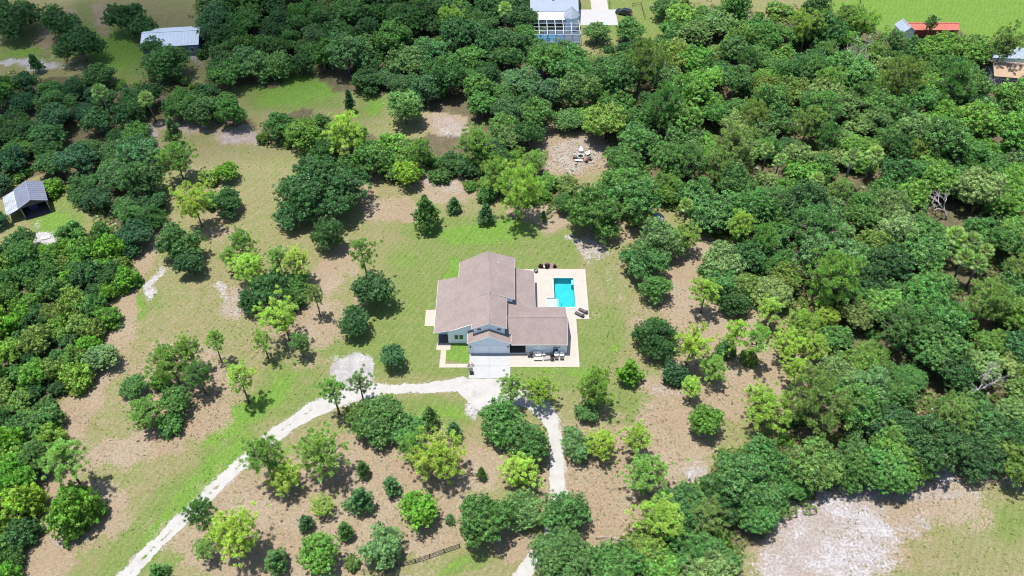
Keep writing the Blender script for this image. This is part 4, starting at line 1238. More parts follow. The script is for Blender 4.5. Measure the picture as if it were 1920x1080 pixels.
# parking pad and lane of the neighbour
u0 = at(1092, 43); u1 = at(1156, 18)
tag(MB().box(hx+k+.1, at(1156, 30).x, u0.y-1.2, u1.y, -.1, .03).build('parking_pad', M['concrete']), kind='structure')
l0 = at(1106, 18); l1 = at(1141, 18)
tag(MB().box(l0.x+.5, l1.x, u1.y+.02, u1.y+60, -.1, .02).build('lane', M['stone']), kind='structure')

def suv(loc, rz, label):
    t = thing('parked_car', label, 'car', loc, rz)
    b = MB()
    prof = [(-2.3,.35),(2.3,.35),(2.34,.8),(2.2,.98),(1.1,1.06),(-2.2,1.08),(-2.34,.9)]
    b.prism(prof, 'y', -.92, .92); b.build('body', M['car_paint'], t)
    c = MB(); c.add([(-2.15,-.86,1.07),(1.05,-.86,1.05),(1.05,.86,1.05),(-2.15,.86,1.07),(-1.85,-.68,1.66),(.25,-.68,1.68),(.25,.68,1.68),(-1.85,.68,1.66)],
                    [(3,2,1,0),(4,5,6,7),(0,1,5,4),(1,2,6,5),(2,3,7,6),(3,0,4,7)]); c.build('cabin', M['car_glass'], t)
    MB().box(-1.9,.28,-.7,.7,1.665,1.72).build('roof', M['car_paint'], t)
    for x, zz in ((-.75, 1), (.3, 1)):
        pass
    for s in (-1, 1):
        MB().bar((-.7, s*.79, 1.07), (-.7, s*.69, 1.67), .1, .03).build('pillar', M['car_paint'], t)
        MB().bar((1.03, s*.83, 1.06), (.25, s*.68, 1.68), .09, .05).build('pillar', M['car_paint'], t)
        MB().bar((-1.7, s*.6, 1.76), (.1, s*.6, 1.76), .05, .05).build('roof_rail', M['grey_metal'], t)
        MB().box(.75, .95, s*.93-.1, s*.93+.1, 1.0, 1.14).build('mirror', M['car_paint'], t)
        MB().box(2.2, 2.36, s*.65-.18, s*.65+.18, .68, .86).build('headlight', M['white_fabric'], t)
        MB().box(-2.37, -2.25, s*.72-.12, s*.72+.12, .8, 1.0).build('tail_light', M['lamp_glass'], t)
        for x in (-1.4, 1.4):
            w = MB(); w.prism([(x+.36*math.cos(a_), .36+.36*math.sin(a_)) for a_ in np.linspace(0, 6.283, 17)[:-1]], 'y', s*.83-.12, s*.83+.12)
            wo = w.build('wheel', M['rubber'], t)
            q = MB(); q.prism([(x+.22*math.cos(a_), .36+.22*math.sin(a_)) for a_ in np.linspace(0, 6.283, 11)[:-1]], 'y', s*.96-.015, s*.96+.01); q.build('rim', M['grey_metal'], wo)
    MB().box(-2.38,-2.28,-.25,.25,.6,.72).build('number_plate', M['trim'], t)
    return t
v = at(1168, 27); suv((v.x+.2, v.y, .03), R(155), 'black car parked at the end of the white concrete pad')

def post_fence(name, label, pts, h, mat, rails=2, spacing=2.4, pw=.1, rw=.09):
    t = thing(name, label, 'fence', (pts[0].x, pts[0].y, 0))
    o = pts[0].copy(); o.z = 0
    for a_, b_ in zip(pts[:-1], pts[1:]):
        a2, b2 = a_-o, b_-o; a2.z = b2.z = 0
        n = max(1, int(round((b2-a2).length/spacing)))
        for i in range(n+1):
            q = a2.lerp(b2, i/n); MB().box(q.x-pw/2, q.x+pw/2, q.y-pw/2, q.y+pw/2, -.2, h+.08).build('post', mat, t)
        for j in range(rails):
            z = h*(j+1)/rails-.06
            for i in range(n):
                p_, q_ = a2.lerp(b2, i/n), a2.lerp(b2, (i+1)/n)
                MB().bar((p_.x, p_.y, z), (q_.x, q_.y, z), .04, rw*1.6).build('rail', mat, t)
    return t
post_fence('rail_fence', 'dark weathered post and rail fence at the bottom of the grove', [at(690,1098), at(745,1063), at(779,1055), at(806,1046), at(833,1036), at(862,1026)], 1.15, M['wood_dark'], 3, 2.6)
post_fence('rail_fence', 'pale broken rail fence between oaks at the bottom right of the lower drive', [at(1118,1011), at(1146,1013), at(1172,1018)], .9, M['wood_pale'], 2, 2.4)
post_fence('wire_fence', 'dark wire and post fence along the edge of the green meadow', [at(1603,-14), at(1612,8), at(1622,26), at(1634,44)], 1.2, M['wood_dark'], 2, 3.0, .14, .03)
post_fence('wire_fence', 'thin fence running down to the palm in the far green field', [at(897,-16), at(893,10), at(889,34)], 1.3, M['wood_dark'], 2, 3.0, .14, .03)
post_fence('paddock_fence', 'brown fence round the yard behind the black car', [at(1186,13), at(1202,12), at(1209,36)], 1.2, M['wood_dark'], 2, 2.5)
post_fence('wire_fence', 'dark line of fence beside the lane of the white roofed house', [at(1142,-12), at(1143,17)], 1.2, M['wood_dark'], 2, 3.0, .1, .03)

# red-roofed stable with a white lean building, top right
v0 = at(1738, 46, 3.0)
t = shed('long low stable with a red metal roof on the edge of the green meadow', 'stable', (v0.x+1, v0.y, 0), R(0), 14.5, 3.6, 2.6, 3.4, M['red_roof'], M['wood_red'], cat='stable', ribstep=1.0)
v1 = at(1701, 48, 3.0)
t = shed('white metal shed standing at the left end of the red roofed stable', 'metal_shed', (v1.x-.6, v1.y-.6, 0), R(100), 4.2, 3.4, 2.8, 4.0, M['white_metal'], M['siding'], ribstep=.8)
# tan-roofed house and white-roofed building, right edge
v2 = at(1898, 128, 3.4)
t = shed('house with an orange tan shingle roof at the right edge of the wood', 'tan_house', (v2.x+.5, v2.y, 0), R(-9), 10.5, 7.0, 3.0, 4.4, M['tan_roof'], M['siding_dim'], cat='house', ribstep=20)
for x in (-3, 0, 3):
    w = MB().box(x-.6, x+.6, -3.56, -3.48, .9, 2.1).build('window', M['trim'], t); MB().box(x-.52, x+.52, -3.58, -3.5, .98, 2.02).build('pane', M['glass'], w)
v3 = at(1893, 98, 2.8)
t = shed('low building with a flat white metal roof behind the tan roofed house', 'white_shed', (v3.x+1.2, v3.y, 0), R(-4), 12.5, 5.0, 2.6, 3.0, M['white_metal'], M['siding'], ribstep=.9)
v = at(1869, 92, 3.0); t = thing('teal_tarp', 'small teal tarp beside the flat white roof', 'tarp', (v.x, v.y-1.0, 0), .2)
MB().prism([(-.9,3.15),(.9,3.15),(.6,3.6),(-.2,3.8),(-.7,3.5)], 'y', -.8, .8).build('sheet', M['teal'], t)
MB().box(-.8,.8,-.7,.7,-.1,3.14).build('stack', M['siding_dim'], t)
v = at(1010, 80, 1.2); t = thing('garden_canopy', 'teal canopy peeking out of the oaks beneath the pool cage', 'canopy', (v.x, v.y, 0), .2)
MB().lathe([(1.5,2.1),(.1,2.9)], 4).build('canopy_top', M['teal'], t)
for x in (-.9,.9):
    for y in (-.9,.9): MB().box(x-.04,x+.04,y-.04,y+.04,-.1,2.25).build('pole', M['grey_metal'], t)
# small sheds in the wood
v = at(1342, 99, 2.6); t = shed('small white roofed shed half hidden in the wood, the farther of two', 'garden_shed', (v.x, v.y, 0), R(65), 3.2, 3.6, 2.2, 3.3, M['white_metal'], M['siding'], ribstep=.5)
v = at(1306, 124, 2.6); t = shed('small bluish roofed shed half hidden in the wood, the nearer of two', 'garden_shed', (v.x, v.y, 0), R(20), 4.2, 3.4, 2.2, 3.1, M['rusty_metal'], M['siding_dim'], ribstep=.5)
v = at(1233, 412, 1.2); t = shed('little grey hut in the shade of the twin oaks beyond the pool', 'hut', (v.x, v.y, 0), R(75), 1.7, 1.5, 1.7, 2.2, M['white_metal'], M['wood_dark'], ribstep=.4)
# ------------------------------------------------------------------ trees one can tell apart, placed by where their crowns stand
T = [
 # left field
 ('young',323,243,34,'grey','slim grey-green sapling at the top corner of the left field',1.5),
 ('pinebush',328,292,72,'pine','tall bushy pine near the top of the left field',1.0),
 ('round',424,322,44,'bright','bright round tree right of the tall bushy pine at the top of the left field',.9),
 ('bush',392,332,44,'olive','dull olive bush between the bushy pine and the bright round tree',.8),
 ('pineflat',360,372,84,'pineY','wide yellow-green pine in the clump at the top of the left field',.9),
 ('oak',425,378,62,'dark','dark oak on the right side of the wide yellow-green pine',1.0),
 ('oak',334,452,88,'dark','broad dark oak at the brush edge of the left field, upper of two',1.0),
 ('oak',352,492,62,'dark','smaller dark oak just below the broad one at the brush edge',1.0),
 ('bigoak',604,352,156,'dark','largest spreading live oak, standing alone behind the house lawn',.95),
 ('oak',548,404,74,'dark','dark oak on the left flank of the largest live oak',.9),
 ('oak',614,436,68,'dark','oak with a deep shadow below the largest live oak',1.15),
 ('pinethin',679,467,62,'pine','slender open pine with bare trunk on the lawn left of the house',1.0),
 ('pinebush',449,452,58,'pine','upper pine of the pair left of the sand patch in the left field',1.0),
 ('pinebush',464,497,72,'pineY','bushy yellowish pine just below the upper pine of that pair',.8),
 ('pine',428,482,40,'pine','small pine leaning over the white sand patch',.8),
 ('pine',556,484,58,'pineY','yellow-green pine below the oak with the deep shadow',.8),
 ('oak',505,540,88,'dark','dark oak in the middle of the pine clump left of the lawn',.95),
 ('oak',560,528,52,'mid','mid-green oak touching the dark one in the pine clump',.9),
 ('pinethin',590,550,42,'olive','thin dull pine on a bare trunk beside the lawn',1.0),
 ('pineflat',528,588,88,'pineY','wide flat-topped yellow pine at the lower end of the pine clump',.9),
 ('pinethin',492,638,46,'pine','small thin pine left of the wide flat-topped yellow pine',.8),
 ('pine',560,640,46,'pineD','dull green pine with a dark shadow near the sand turnaround',.8),
 ('round',702,546,78,'dark','round dark oak on the lawn nearest the left house wall',.95),
 ('round',663,603,58,'dark','dark young oak between the round oak and the sand turnaround',1.12),
 ('round',737,671,48,'blue','blue-green young oak on the lawn above the drive',1.2),
 ('round',190,672,62,'grey','grey-green round oak at the edge of the left brush',.8),
 ('pinebush',318,680,98,'pine','largest pine of the clump in the left field with pale limbs showing',.9),
 ('pine',368,698,62,'pineD','pine on the shadowed right side of the left field clump',.8),
 ('round',330,752,66,'mid','rounded green oak low in the left field clump',.9),
 ('pinebush',272,770,78,'pine','pine at the lower left of the left field clump',.85),
 ('oak',250,725,54,'mid','small oak at the left edge of the left field clump',.9),
 ('pinethin',400,640,42,'pine','lone thin pine right of the left field clump',.95),
 ('pinethin',448,706,62,'pineY','slanting slender pine on the grass left of the drive',.9),
 ('bush',135,955,104,'bright','broad bright green spreading tree alone at the lower left',1.35),
 ('pine',112,855,92,'pine','tall pine leaning out from the brush above the bright spreading tree',.9),
 ('oak',470,566,56,'dark','small dark oak at the left end of the pine clump left of the lawn',1.0),
 ('bush',545,562,58,'mid','mid-green bush filling the heart of the pine clump',1.1),
 ('pine',520,478,50,'pine','green pine between the yellow pines at the top of the pine clump',.9),
 ('bush',318,792,58,'mid','low green bush at the foot of the left field clump',1.0),
 ('pine',352,652,60,'pine','topmost pine of the left field clump',.85),
 ('bush',300,712,46,'fresh','small fresh bush inside the left field clump',1.0),
 ('bush',395,372,46,'mid','mid-green bush at the back of the wide yellow-green pine',1.0),
 ('bush',1405,668,40,'olive','olive bush at the foot of the pair of slender pines',1.0),
 ('bush',1360,655,44,'mid','mid-green bush behind the bushy pine by the slender pair',1.0),
 ('bush',1060,345,56,'olive','olive palmetto clump below the fire pit clearing',.8),
 ('bush',1025,340,50,'fresh','fresh green clump between the big yellow pine and the fire pit clearing',.8),
 # behind the house
 ('round',760,326,54,'lime','vivid lime round tree on the edge of the lawn behind the house',1.05),
 ('young',798,400,54,'mid','tallest young oak of the row on the lawn behind the house',1.15),
 ('young',851,383,30,'blue','small blue-green oak behind the tallest young oak of the row',.95),
 ('young',911,400,38,'blue','small round blue-green oak near the yellow pine behind the house',.95),
 ('young',1019,405,15,'mid','tiny sapling right of the big yellow pine',1.3),
 ('pinebush',972,350,96,'pineY','big dense yellow-green pine at the hedge behind the pool',1.15),
 ('pinebush',928,322,66,'pine','green pine on the left shoulder of the big dense yellow one',1.0),
 ('pinebush',890,268,80,'pine','rounded pine at the left of the fire pit clearing',.9),
 ('oak',1112,395,112,'mid','left one of the twin broad oaks behind the pool',1.05),
 ('oak',1190,372,108,'mid','right one of the twin broad oaks behind the pool',1.0),
 ('oak',1160,345,80,'mid','oak filling in behind the twin broad oaks',1.0),
 ('oak',1172,300,78,'mid','oak at the right edge of the fire pit clearing',.9),
 ('pineflat',1195,405,54,'lime','lime sprig of a pine under the twin broad oaks',.5),
 ('oak',1243,448,88,'grey','grey-green oak at the upper end of the trio right of the pool',1.0),
 ('oak',1208,487,100,'mid','widest oak of the trio right of the pool',1.0),
 ('oak',1230,538,62,'mid','lowest oak of the trio right of the pool',1.1),
 ('pineflat',1288,440,62,'lime','lime green pine on the right of the oak trio',.8),
 ('pine',1388,415,58,'pineY','lone tall pine standing out of the wood right of the pool',1.0),
 # right of the house
 ('bigoak',1230,632,86,'dark','dense dark rounded oak on the lawn edge right of the patio',1.3),
 ('pineflat',1298,640,78,'pineY','yellow-green pine overlapping the dense rounded oak',1.0),
 ('bush',1268,702,60,'deep','low dark bush under the yellow-green pine by the lawn',1.0),
 ('pinethin',1380,622,56,'pineY','slender pine on a bare dark trunk, left of a pair in the needle litter',1.0),
 ('pinethin',1424,632,58,'pine','slender pine on a bare trunk, right of a pair in the needle litter',1.0),
 ('pinebush',1338,688,66,'pine','bushy pine in front of the pair of slender pines',.9),
 ('pine',1300,722,46,'pineY','small pine below the low dark bush',.8),
 ('round',1325,790,66,'fresh','bright green rounded oak at the edge of the right needle litter',1.15),
 ('young',1180,697,50,'bright','bright young oak alone on the lawn below the patio corner',1.05),
 ('pinebush',1115,722,80,'pine','tall pine on the lawn below the patio, shadow at its foot',1.15),
 ('oak',1100,772,48,'mid','small oak under the tall pine below the patio',.8),
 ('pinebush',1440,760,100,'pineY','broad yellow pine at the right needle litter',.85),
 ('pine',1325,540,62,'pineY','yellow pine left of the oak wood above the needle litter',.8),
 ('oak',1380,566,66,'dark','dark oak between two yellow pines above the needle litter',.9),
 ('pine',1446,574,58,'pineY','yellow pine at the top of the right pine stand',.8),
 ('pinebush',1508,606,70,'lime','lime bushy pine in the middle of the right pine stand',.9),
 ('pinebush',1548,594,56,'pineY','bushy pine on the oak side of the right pine stand',.9),
 ('pineflat',1478,640,72,'pineY','flat yellow pine at the front of the right pine stand',.8),
 ('pinebush',1530,648,70,'pineY','yellow pine hanging over bare soil in the right pine stand',.85),
 ('pine',1490,690,54,'pineY','lowest pine of the right pine stand with speckled shadow',.8),
 # grove south of the drive
 ('pinethin',622,722,58,'pine','left pine of two standing on the sand turnaround',1.0),
 ('pinethin',673,712,50,'grey','right, paler pine of two standing on the sand turnaround',.95),
 ('bigoak',712,782,112,'mid','broad oak at the drive bend in the top of the grove',.9),
 ('oak',764,806,72,'mid','oak on the right of the broad one at the drive bend',.9),
 ('pinebush',662,775,50,'olive','olive pine on the left of the broad oak at the drive bend',.8),
 ('young',806,780,38,'mid','small oak at the turning circle edge of the grove',1.2),
 ('young',850,806,38,'blue','small blue-green oak right of it at the turning circle',1.0),
 ('pinebush',818,853,108,'pineY','broad yellow pine in the middle of the grove',.85),
 ('pinebush',776,832,62,'pine','green pine behind the broad yellow one in the grove',.9),
 ('pine',492,850,96,'pine','feathery pale pine overhanging the drive',.85),
 ('pinebush',598,848,100,'pine','large pine with a forked trunk left in the grove',1.05),
 ('pinebush',532,892,76,'pineY','lower yellow pine between the feathery and the forked pine',.85),
 ('pineflat',604,946,58,'lime','small spreading lime pine beneath the forked pine',.5),
 ('young',680,879,33,'mid','young oak highest in the row of small trees in the grove',1.15),
 ('young',733,910,40,'blue','blue-green round young oak right of the highest one in the grove',.95),
 ('young',675,936,56,'blue','largest blue-green young oak in the grove',.95),
 ('round',783,958,74,'bright','brightest round tree in the middle of the grove',1.0),
 ('young',903,887,22,'mid','tiny sapling on the right edge of the grove',1.4),
 ('young',573,980,35,'blue','small blue-green oak below the spreading lime pine',1.0),
 ('young',647,995,38,'mid','small upright oak beside the dome shaped tree',1.15),
 ('young',517,1050,54,'mid','young oak by the shadow of the yellow pine at the drive',.95),
 ('round',600,1042,88,'fresh','dome shaped green tree at the bottom of the grove',.95),
 ('bush',660,1054,34,'olive','olive bush beside the dome shaped tree',1.1),
 ('oak',715,1025,88,'grey','grey-green oak above the dark rail fence',1.0),
 ('pine',374,962,72,'pineD','dark pine hanging over the drive at the lower left',.95),
 ('pinebush',438,1000,112,'pineY','big yellow pine beside the drive at the lower left',1.0),
 ('pine',385,1030,46,'pine','pine limb group left of the big yellow pine',.7),
 ('young',295,1074,42,'mid','little oak on the drive side at the bottom left',1.0),
 ('oak',908,972,116,'mid','broad oak at the right end of the dark rail fence',1.0),
 ('oak',982,958,84,'grey','grey-green oak between the broad oak and the lower drive',.95),
 ('young',843,972,22,'grey','thin grey bush left of the broad oak at the fence end',.9),
 ('pine',957,722,58,'pine','left pine of two at the driveway mouth',.8),
 ('pinebush',1010,728,70,'pineY','right pine of two at the driveway mouth',.9),
 ('oak',938,790,92,'mid','dark oak at the fork of the sand drive',.9),
 ('round',985,832,86,'mid','rounded oak left of the lower drive',1.0),
 ('pinebush',976,880,84,'pineY','yellow pine left of the lower drive',.8),
 ('oak',1080,832,72,'grey','grey-green oak right of the lower drive',.95),
 ('pinebush',1128,832,66,'pineY','yellow pine touching the grey-green oak right of the lower drive',.9),
 ('pine',1192,822,64,'lime','lime pine at the top of the right needle bed',.7),
 ('pinebush',1214,885,96,'pine','round topped pine alone in the right needle bed',.9),
 ('oak',1060,962,98,'mid','oak overhanging the lower drive from the right',1.05),
 ('bigoak',1058,1042,130,'mid','broad oak at the bottom edge beside the lower drive',.9),
 ('oak',1150,1062,104,'mid','oak at the bottom edge below the broken rail fence',.9),
 ('pinebush',1242,968,108,'pineY','broad yellow pine above the broken rail fence',.9),
 ('oak',1214,1032,80,'olive','olive oak below the broad yellow pine',.9),
 ('bigoak',1400,905,150,'mid','very broad oak above the white sand clearing',1.0),
 ('oak',1418,960,98,'mid','oak at the left edge of the white sand clearing',1.0),
 ('pinebush',1330,965,86,'olive','olive pine between the yellow pine and the very broad oak',.9),
 ('oak',1300,1030,110,'mid','oak in the bottom thicket left of the white sand clearing',.9),
 ('oak',1338,1046,92,'mid','oak at the bottom corner of the white sand clearing',.9),
 ('oak',1244,1066,90,'fresh','fresh green oak at the bottom edge of the thicket',.9),
 ('bigoak',1690,850,130,'fresh','fresh green oak jutting into the sand clearing',1.0),
 ('oak',1590,880,88,'mid','oak left of the notch in the sand clearing',1.0),
 # hedge behind the left field
 ('oak',522,236,68,'mid','oak at the left end of the hedge row behind the field',1.0),
 ('oak',566,250,74,'fresh','fresh green oak in the hedge row behind the field',1.0),
 ('oak',608,286,52,'dark','dark conical oak in front of the hedge row',1.2),
 ('pinebush',650,240,86,'pineY','yellow bushy pine rising from the hedge row',1.0),
 ('oak',698,298,80,'mid','oak in front of the hedge row above the largest live oak',1.0),
 ('pinebush',790,282,56,'pine','pine in the hedge row behind the lime round tree',1.0),
 ('oak',842,304,50,'dark','dark oak in the hedge row right of the lime round tree',1.0),
 ('oak',876,310,54,'dark','dark oak next to the rounded pine of the hedge row',.9),
 ('round',758,200,72,'grey','grey-green round oak beside the small sand clearing',1.05),
 ('young',655,190,26,'deep','dark narrow tree on the edge of the far grass clearing',1.5),
 ('oak',905,195,60,'mid','oak right of the small sand clearing',1.0),
 ('pinebush',1000,300,54,'pine','pine at the left of the fire pit clearing near the big yellow pine',.9),
 ('oak',955,255,62,'grey','greyish oak behind the fire pit clearing',1.0),
 ('bush',735,268,60,'fresh','fresh green bush in the hedge row above the lime tree',.9),
 # top left
 ('oak',112,40,70,'dark','dark oak on the upper left grass, farther of two',1.1),
 ('bigoak',148,82,86,'dark','dark oak on the upper left grass, nearer of two',1.2),
 ('bigoak',20,28,110,'dark','big dark oak in the top left corner',1.0),
 ('oak',232,30,80,'dark','dark oak left of the long barn',1.0),
 ('oak',268,50,60,'dark','dark oak touching the left end of the long barn',.9),
 ('oak',288,85,50,'dark','dark oak in front of the long barn',.9),
 ('oak',312,112,90,'mid','rounded oak in front of the long barn, nearest the camera',.9),
 ('oak',188,140,62,'dark','dark oak on the grass left of the rounded oak by the barn',.9),
 ('young',65,118,28,'dark','dark sapling on the white rubble at the upper left',1.1),
 ('oak',36,452,64,'dark','dark oak overlapping the lean-to of the open fronted shed',.95),
 ('oak',-4,412,40,'deep','deep green oak at the left edge below the open fronted shed',.9),
 ('bush',96,352,44,'bright','bright bush at the upper right corner of the open fronted shed',1.0),
 # far top
 ('pineflat',852,30,58,'lime','dome shaped lime pine by the far green field',1.0),
 ('oak',1250,12,60,'dark','dark oak casting shade on the far lawn right of the black car',.9),
 ('oak',1530,12,62,'dark','dark oak between the two far fields',1.0),
 ('bush',1460,14,50,'olive','olive bush on the bare patch at the top edge',.9),
 ('pineflat',1515,48,70,'lime','lime topped pine in the wood below the far fields',.9),
 ('pineflat',1622,40,62,'lime','lime topped pine where the wire fence meets the wood',.9),
 ('pine',1748,42,30,'dark','dark pine standing in front of the red roofed stable',1.0),
 ('pineflat',1885,80,70,'olive','open olive pine in front of the flat white roof',1.0),
 ('oak',1010,85,46,'blue','bluish oak below the pool cage',1.0),
 ('oak',1060,88,44,'blue','bluish oak in front of the right end of the pool cage',.9),
 ('oak',1120,62,56,'grey','greyish treetop in front of the white pad',.8),
 ('oak',1180,55,60,'mid','oak in front of the black car',.9),
 ('oak',1345,45,70,'grey','grey-green oak with bare limbs above the little white shed',1.0),
]
for row in T:
    kind, cx_, cy_, w_, ck, lb, hs = row
    plant(kind, cx_, cy_, w_, ck, lb, hs=hs)

# palms
for px, py, w_, lb in ((945,18,26,'cabbage palm on the edge of the far green field'),(190,170,30,'cabbage palm among the dark oaks at the upper left'),(275,182,28,'cabbage palm in the hedge at the top of the left field'),
                       (1602,295,34,'cabbage palm left of the two in the middle of the wood'),(1640,288,30,'cabbage palm right of the two in the middle of the wood'),
                       (1795,442,34,'highest cabbage palm in the clump below the fallen grey tree'),(1822,452,36,'cabbage palm in the middle of the clump below the fallen grey tree'),(1812,480,34,'cabbage palm at the foot of the clump below the fallen grey tree'),
                       (1850,470,30,'cabbage palm on the right of the clump below the fallen grey tree'),(1840,492,34,'lowest right cabbage palm of the clump below the fallen grey tree'),(1530,335,26,'small cabbage palm deep in the wood right of the fire pit'),
                       (1440,282,26,'cabbage palm beside the bare gap in the wood'),(1462,300,24,'small cabbage palm below the bare gap in the wood'),(1290,385,26,'yellowish cabbage palm right of the twin broad oaks')):
    plant('palm', px, py, w_*1.15, 'palm', lb, hs=1.2)

# bare grey trees
def dead(px, py, i, sc, rz, lb):
    v = at(px, py); r = thing('dead_tree', lb, 'dead tree', (v.x, v.y, 0), rz); r.scale = (sc, sc, sc)
    link('branches', DEAD[i], r)
dead(1598, 150, 0, 1.35, .4, 'bare grey tree standing above the wood left of the stable')
dead(1775, 412, 1, 1.25, 2.6, 'fallen looking bleached dead tree at the dark gap in the wood')
dead(1808, 440, 2, .9, .9, 'smaller bleached dead tree right of the dark gap in the wood')
dead(1826, 752, 0, 1.1, 1.9, 'grey leafless tree in the oak wood at the far right')
dead(1690, 165, 2, 1.2, 0.2, 'slim pale dead tree in front of the stable')
dead(1855, 165, 1, .8, 4.0, 'bare dark limbed tree beside the tan roofed house')
dead(948, 275, 2, .55, 1.0, 'small grey leafless tree left of the fire pit clearing')

# ------------------------------------------------------------------ the woods: one object per tree
ZONES = [
 (1180,170,'between the pool cage and the fire pit clearing'), (1330,60,'around the two small sheds'), (1330,150,'just below the two small sheds'), (1480,70,'at the edge of the far lawn'),
 (1650,100,'below the wire fence of the meadow'), (1760,110,'in front of the red roofed stable'), (1860,220,'below the tan roofed house'), (1230,240,'right of the fire pit clearing'),
 (1320,320,'behind the lone tall pine'), (1420,220,'in the wood above the lone tall pine'), (1560,190,'around the bare grey tree'), (1600,320,'around the two palms in mid wood'),
 (1720,260,'between the stable and the fallen dead tree'), (1800,340,'above the fallen dead tree'), (1880,400,'right of the fallen dead tree'), (1700,430,'left of the palm clump'),
 (1450,380,'right of the lone tall pine'), (1400,480,'above the right pine stand'), (1520,500,'behind the right pine stand'), (1650,560,'below the palm clump, to the left'),
 (1850,560,'below the palm clump'), (1620,680,'right of the bare soil patch'), (1760,680,'left of the grey leafless tree'), (1880,700,'around the grey leafless tree'),
 (1560,800,'above the white sand clearing'), (1720,790,'above the oak jutting into the sand'), (1860,830,'at the top of the sand clearing'), (1420,830,'behind the very broad oak'),
 (1280,1020,'in the thicket by the broken fence'),
 (450,60,'right of the long barn'), (540,60,'beyond the far grass clearing'), (650,60,'in the wood left of the far green field'), (760,90,'below the far green field'), (900,110,'left of the pool cage'),
 (700,150,'above the grey-green round oak'), (860,190,'above the small sand clearing'), (980,170,'below the pool cage'), (1060,120,'in front of the pool cage'),
 (60,180,'below the white rubble'), (180,230,'in the deep shade at the upper left'), (330,180,'in front of the rounded barn oak'), (60,290,'above the open fronted shed'), (200,330,'right of the open fronted shed'), (250,390,'at the brush edge by the left field'),
 (420,200,'at the far edge of the left field')]
TONE = {'dark': 'dark green', 'deep': 'deep blackish green', 'mid': 'mid-green', 'fresh': 'fresh green', 'grey': 'grey-green', 'blue': 'bluish green', 'olive': 'olive green', 'bright': 'bright green', 'lime': 'lime green', 'pale': 'pale grey-green', 'pineY': 'yellow-green'}
occupied = []
for o in list(COL.objects):
    if o.get('category') in ('tree', 'pine', 'palm', 'young tree', 'dead tree', 'bush'):
        rr = 2.6*o.scale.x
        if 'palm' in o.name: rr = 4.2*o.scale.x
        if 'oak' in o.name: rr = 4.6*o.scale.x
        occupied.append((o.location.x, o.location.y, rr))
for p_, r_ in ((at(45,370), 6.0), (at(321,62), 7.5), (at(1233,412), 2.5), (at(1342,99), 3.2), (at(1306,124), 3.0), (at(1738,46), 0), (at(1895,128), 6.5), (at(1880,98), 6), (at(1090,295), 7), (at(1040,60), 9.5), (at(1290,540), 4)):
    occupied.append((p_.x, p_.y, r_))
GAPS = [(362,66,34,30),(1450,1030,62,70),(1075,288,104,64),(560,165,130,56),(695,205,76,54),(835,228,92,62),(370,250,120,52),(170,92,150,52),(1078,288,100,62),(1892,136,55,48),(1240,100,14,22),(1075,285,58,38),(835,240,45,32),(1030,135,24,10),(1300,470,30,30),(1215,130,10,10),(580,125,16,20),(1780,395,34,22),(1480,280,14,12),(1380,310,16,12),(1310,320,12,14),(1340,300,12,12),(1560,480,14,10),(1740,52,70,30),
        (100,410,42,55),(1410,85,12,14),(1830,545,16,10),(1240,265,10,12),(1700,545,14,10),(1860,130,50,26),(1690,180,14,12),(1670,540,10,12),(1180,235,12,14)]
def gap(px, py):
    return any(((px-a)/c)**2+((py-b)/d)**2 < 1 for a, b, c, d in GAPS)

def fill(poly, kinds, pal, spacing, zc, size, where, prefix=None, hmul=(.8, 1.25), limit=999):
    """dart throwing over a wood outlined by its crown tops"""
    n = 0
    pts = [at(px, py, zc) for px, py in poly]
    x0 = min(p.x for p in pts); x1 = max(p.x for p in pts); y0 = min(p.y for p in pts); y1 = max(p.y for p in pts)
    for _ in range(9000):
        x = rnd.uniform(x0, x1); y = rnd.uniform(y0, y1)
        px, py = topix(x, y)
        f = y*CP-(zc-CAMH)*SP
        qx = 960+FPX*x/f; qy = 540-FPX*(y*SP+(zc-CAMH)*CP)/f
        if not bool(poly_inside(np.array([qx]), np.array([qy]), poly)[0]): continue
        if not (-45 < qx < 1965 and -45 < qy < 1135) or gap(qx, qy): continue
        sz = rnd.uniform(*size)
        if any((x-ox)**2+(y-oy)**2 < (orr*.55+sz*.5*spacing)**2 for ox, oy, orr in occupied): continue
        occupied.append((x, y, sz*.5*spacing*1.0/.55*.9))
        kind = rnd.choice(kinds); ck = rnd.choice(pal)
        D, zc0, _, _ = PROTO[kind][count.get(kind, 0) % len(PROTO[kind])]
        if kind == 'pinebush' and ck in ('grey', 'pale', 'dark'): ck = 'olive'
        zn = min(ZONES, key=lambda q: (q[0]-qx)**2+((q[1]-qy)*1.4)**2)[2] if where is None else where(qx, qy)
        big = 'large' if sz > size[0]+.62*(size[1]-size[0]) else ('small' if sz < size[0]+.25*(size[1]-size[0]) else 'middling')
        noun = {'oak': 'oak', 'bigoak': 'spreading oak', 'bush': 'bush', 'round': 'round crowned tree', 'pinebush': 'bushy pine', 'pine': 'pine', 'young': 'young oak', 'pineflat': 'flat topped pine'}[kind]
        lb = '%s %s %s %s' % (big, TONE[ck], noun, zn)
        plant_at(kind, (x, y, 0), sz/D, rnd.uniform(*hmul), ck, lb, (prefix or 'trees ')+zn, tilt=.16)
        n += 1
        if n >= limit: break
    return n
fill(FOREST[0], ['oak','oak','oak','bigoak','round','oak','pinebush'], ['mid','mid','mid','fresh','grey','dark','pale','fresh','olive','mid'], .60, 4.8, (6.4, 12), None)
fill(FOREST[1], ['oak','oak','oak','bigoak'], ['dark','mid','mid','dark','grey','mid','blue'], .64, 5.0, (7.0, 12), None)
fill(FOREST[2], ['oak','oak','bigoak','oak'], ['dark','dark','mid','deep','blue'], .74, 5.0, (6.0, 11), None)
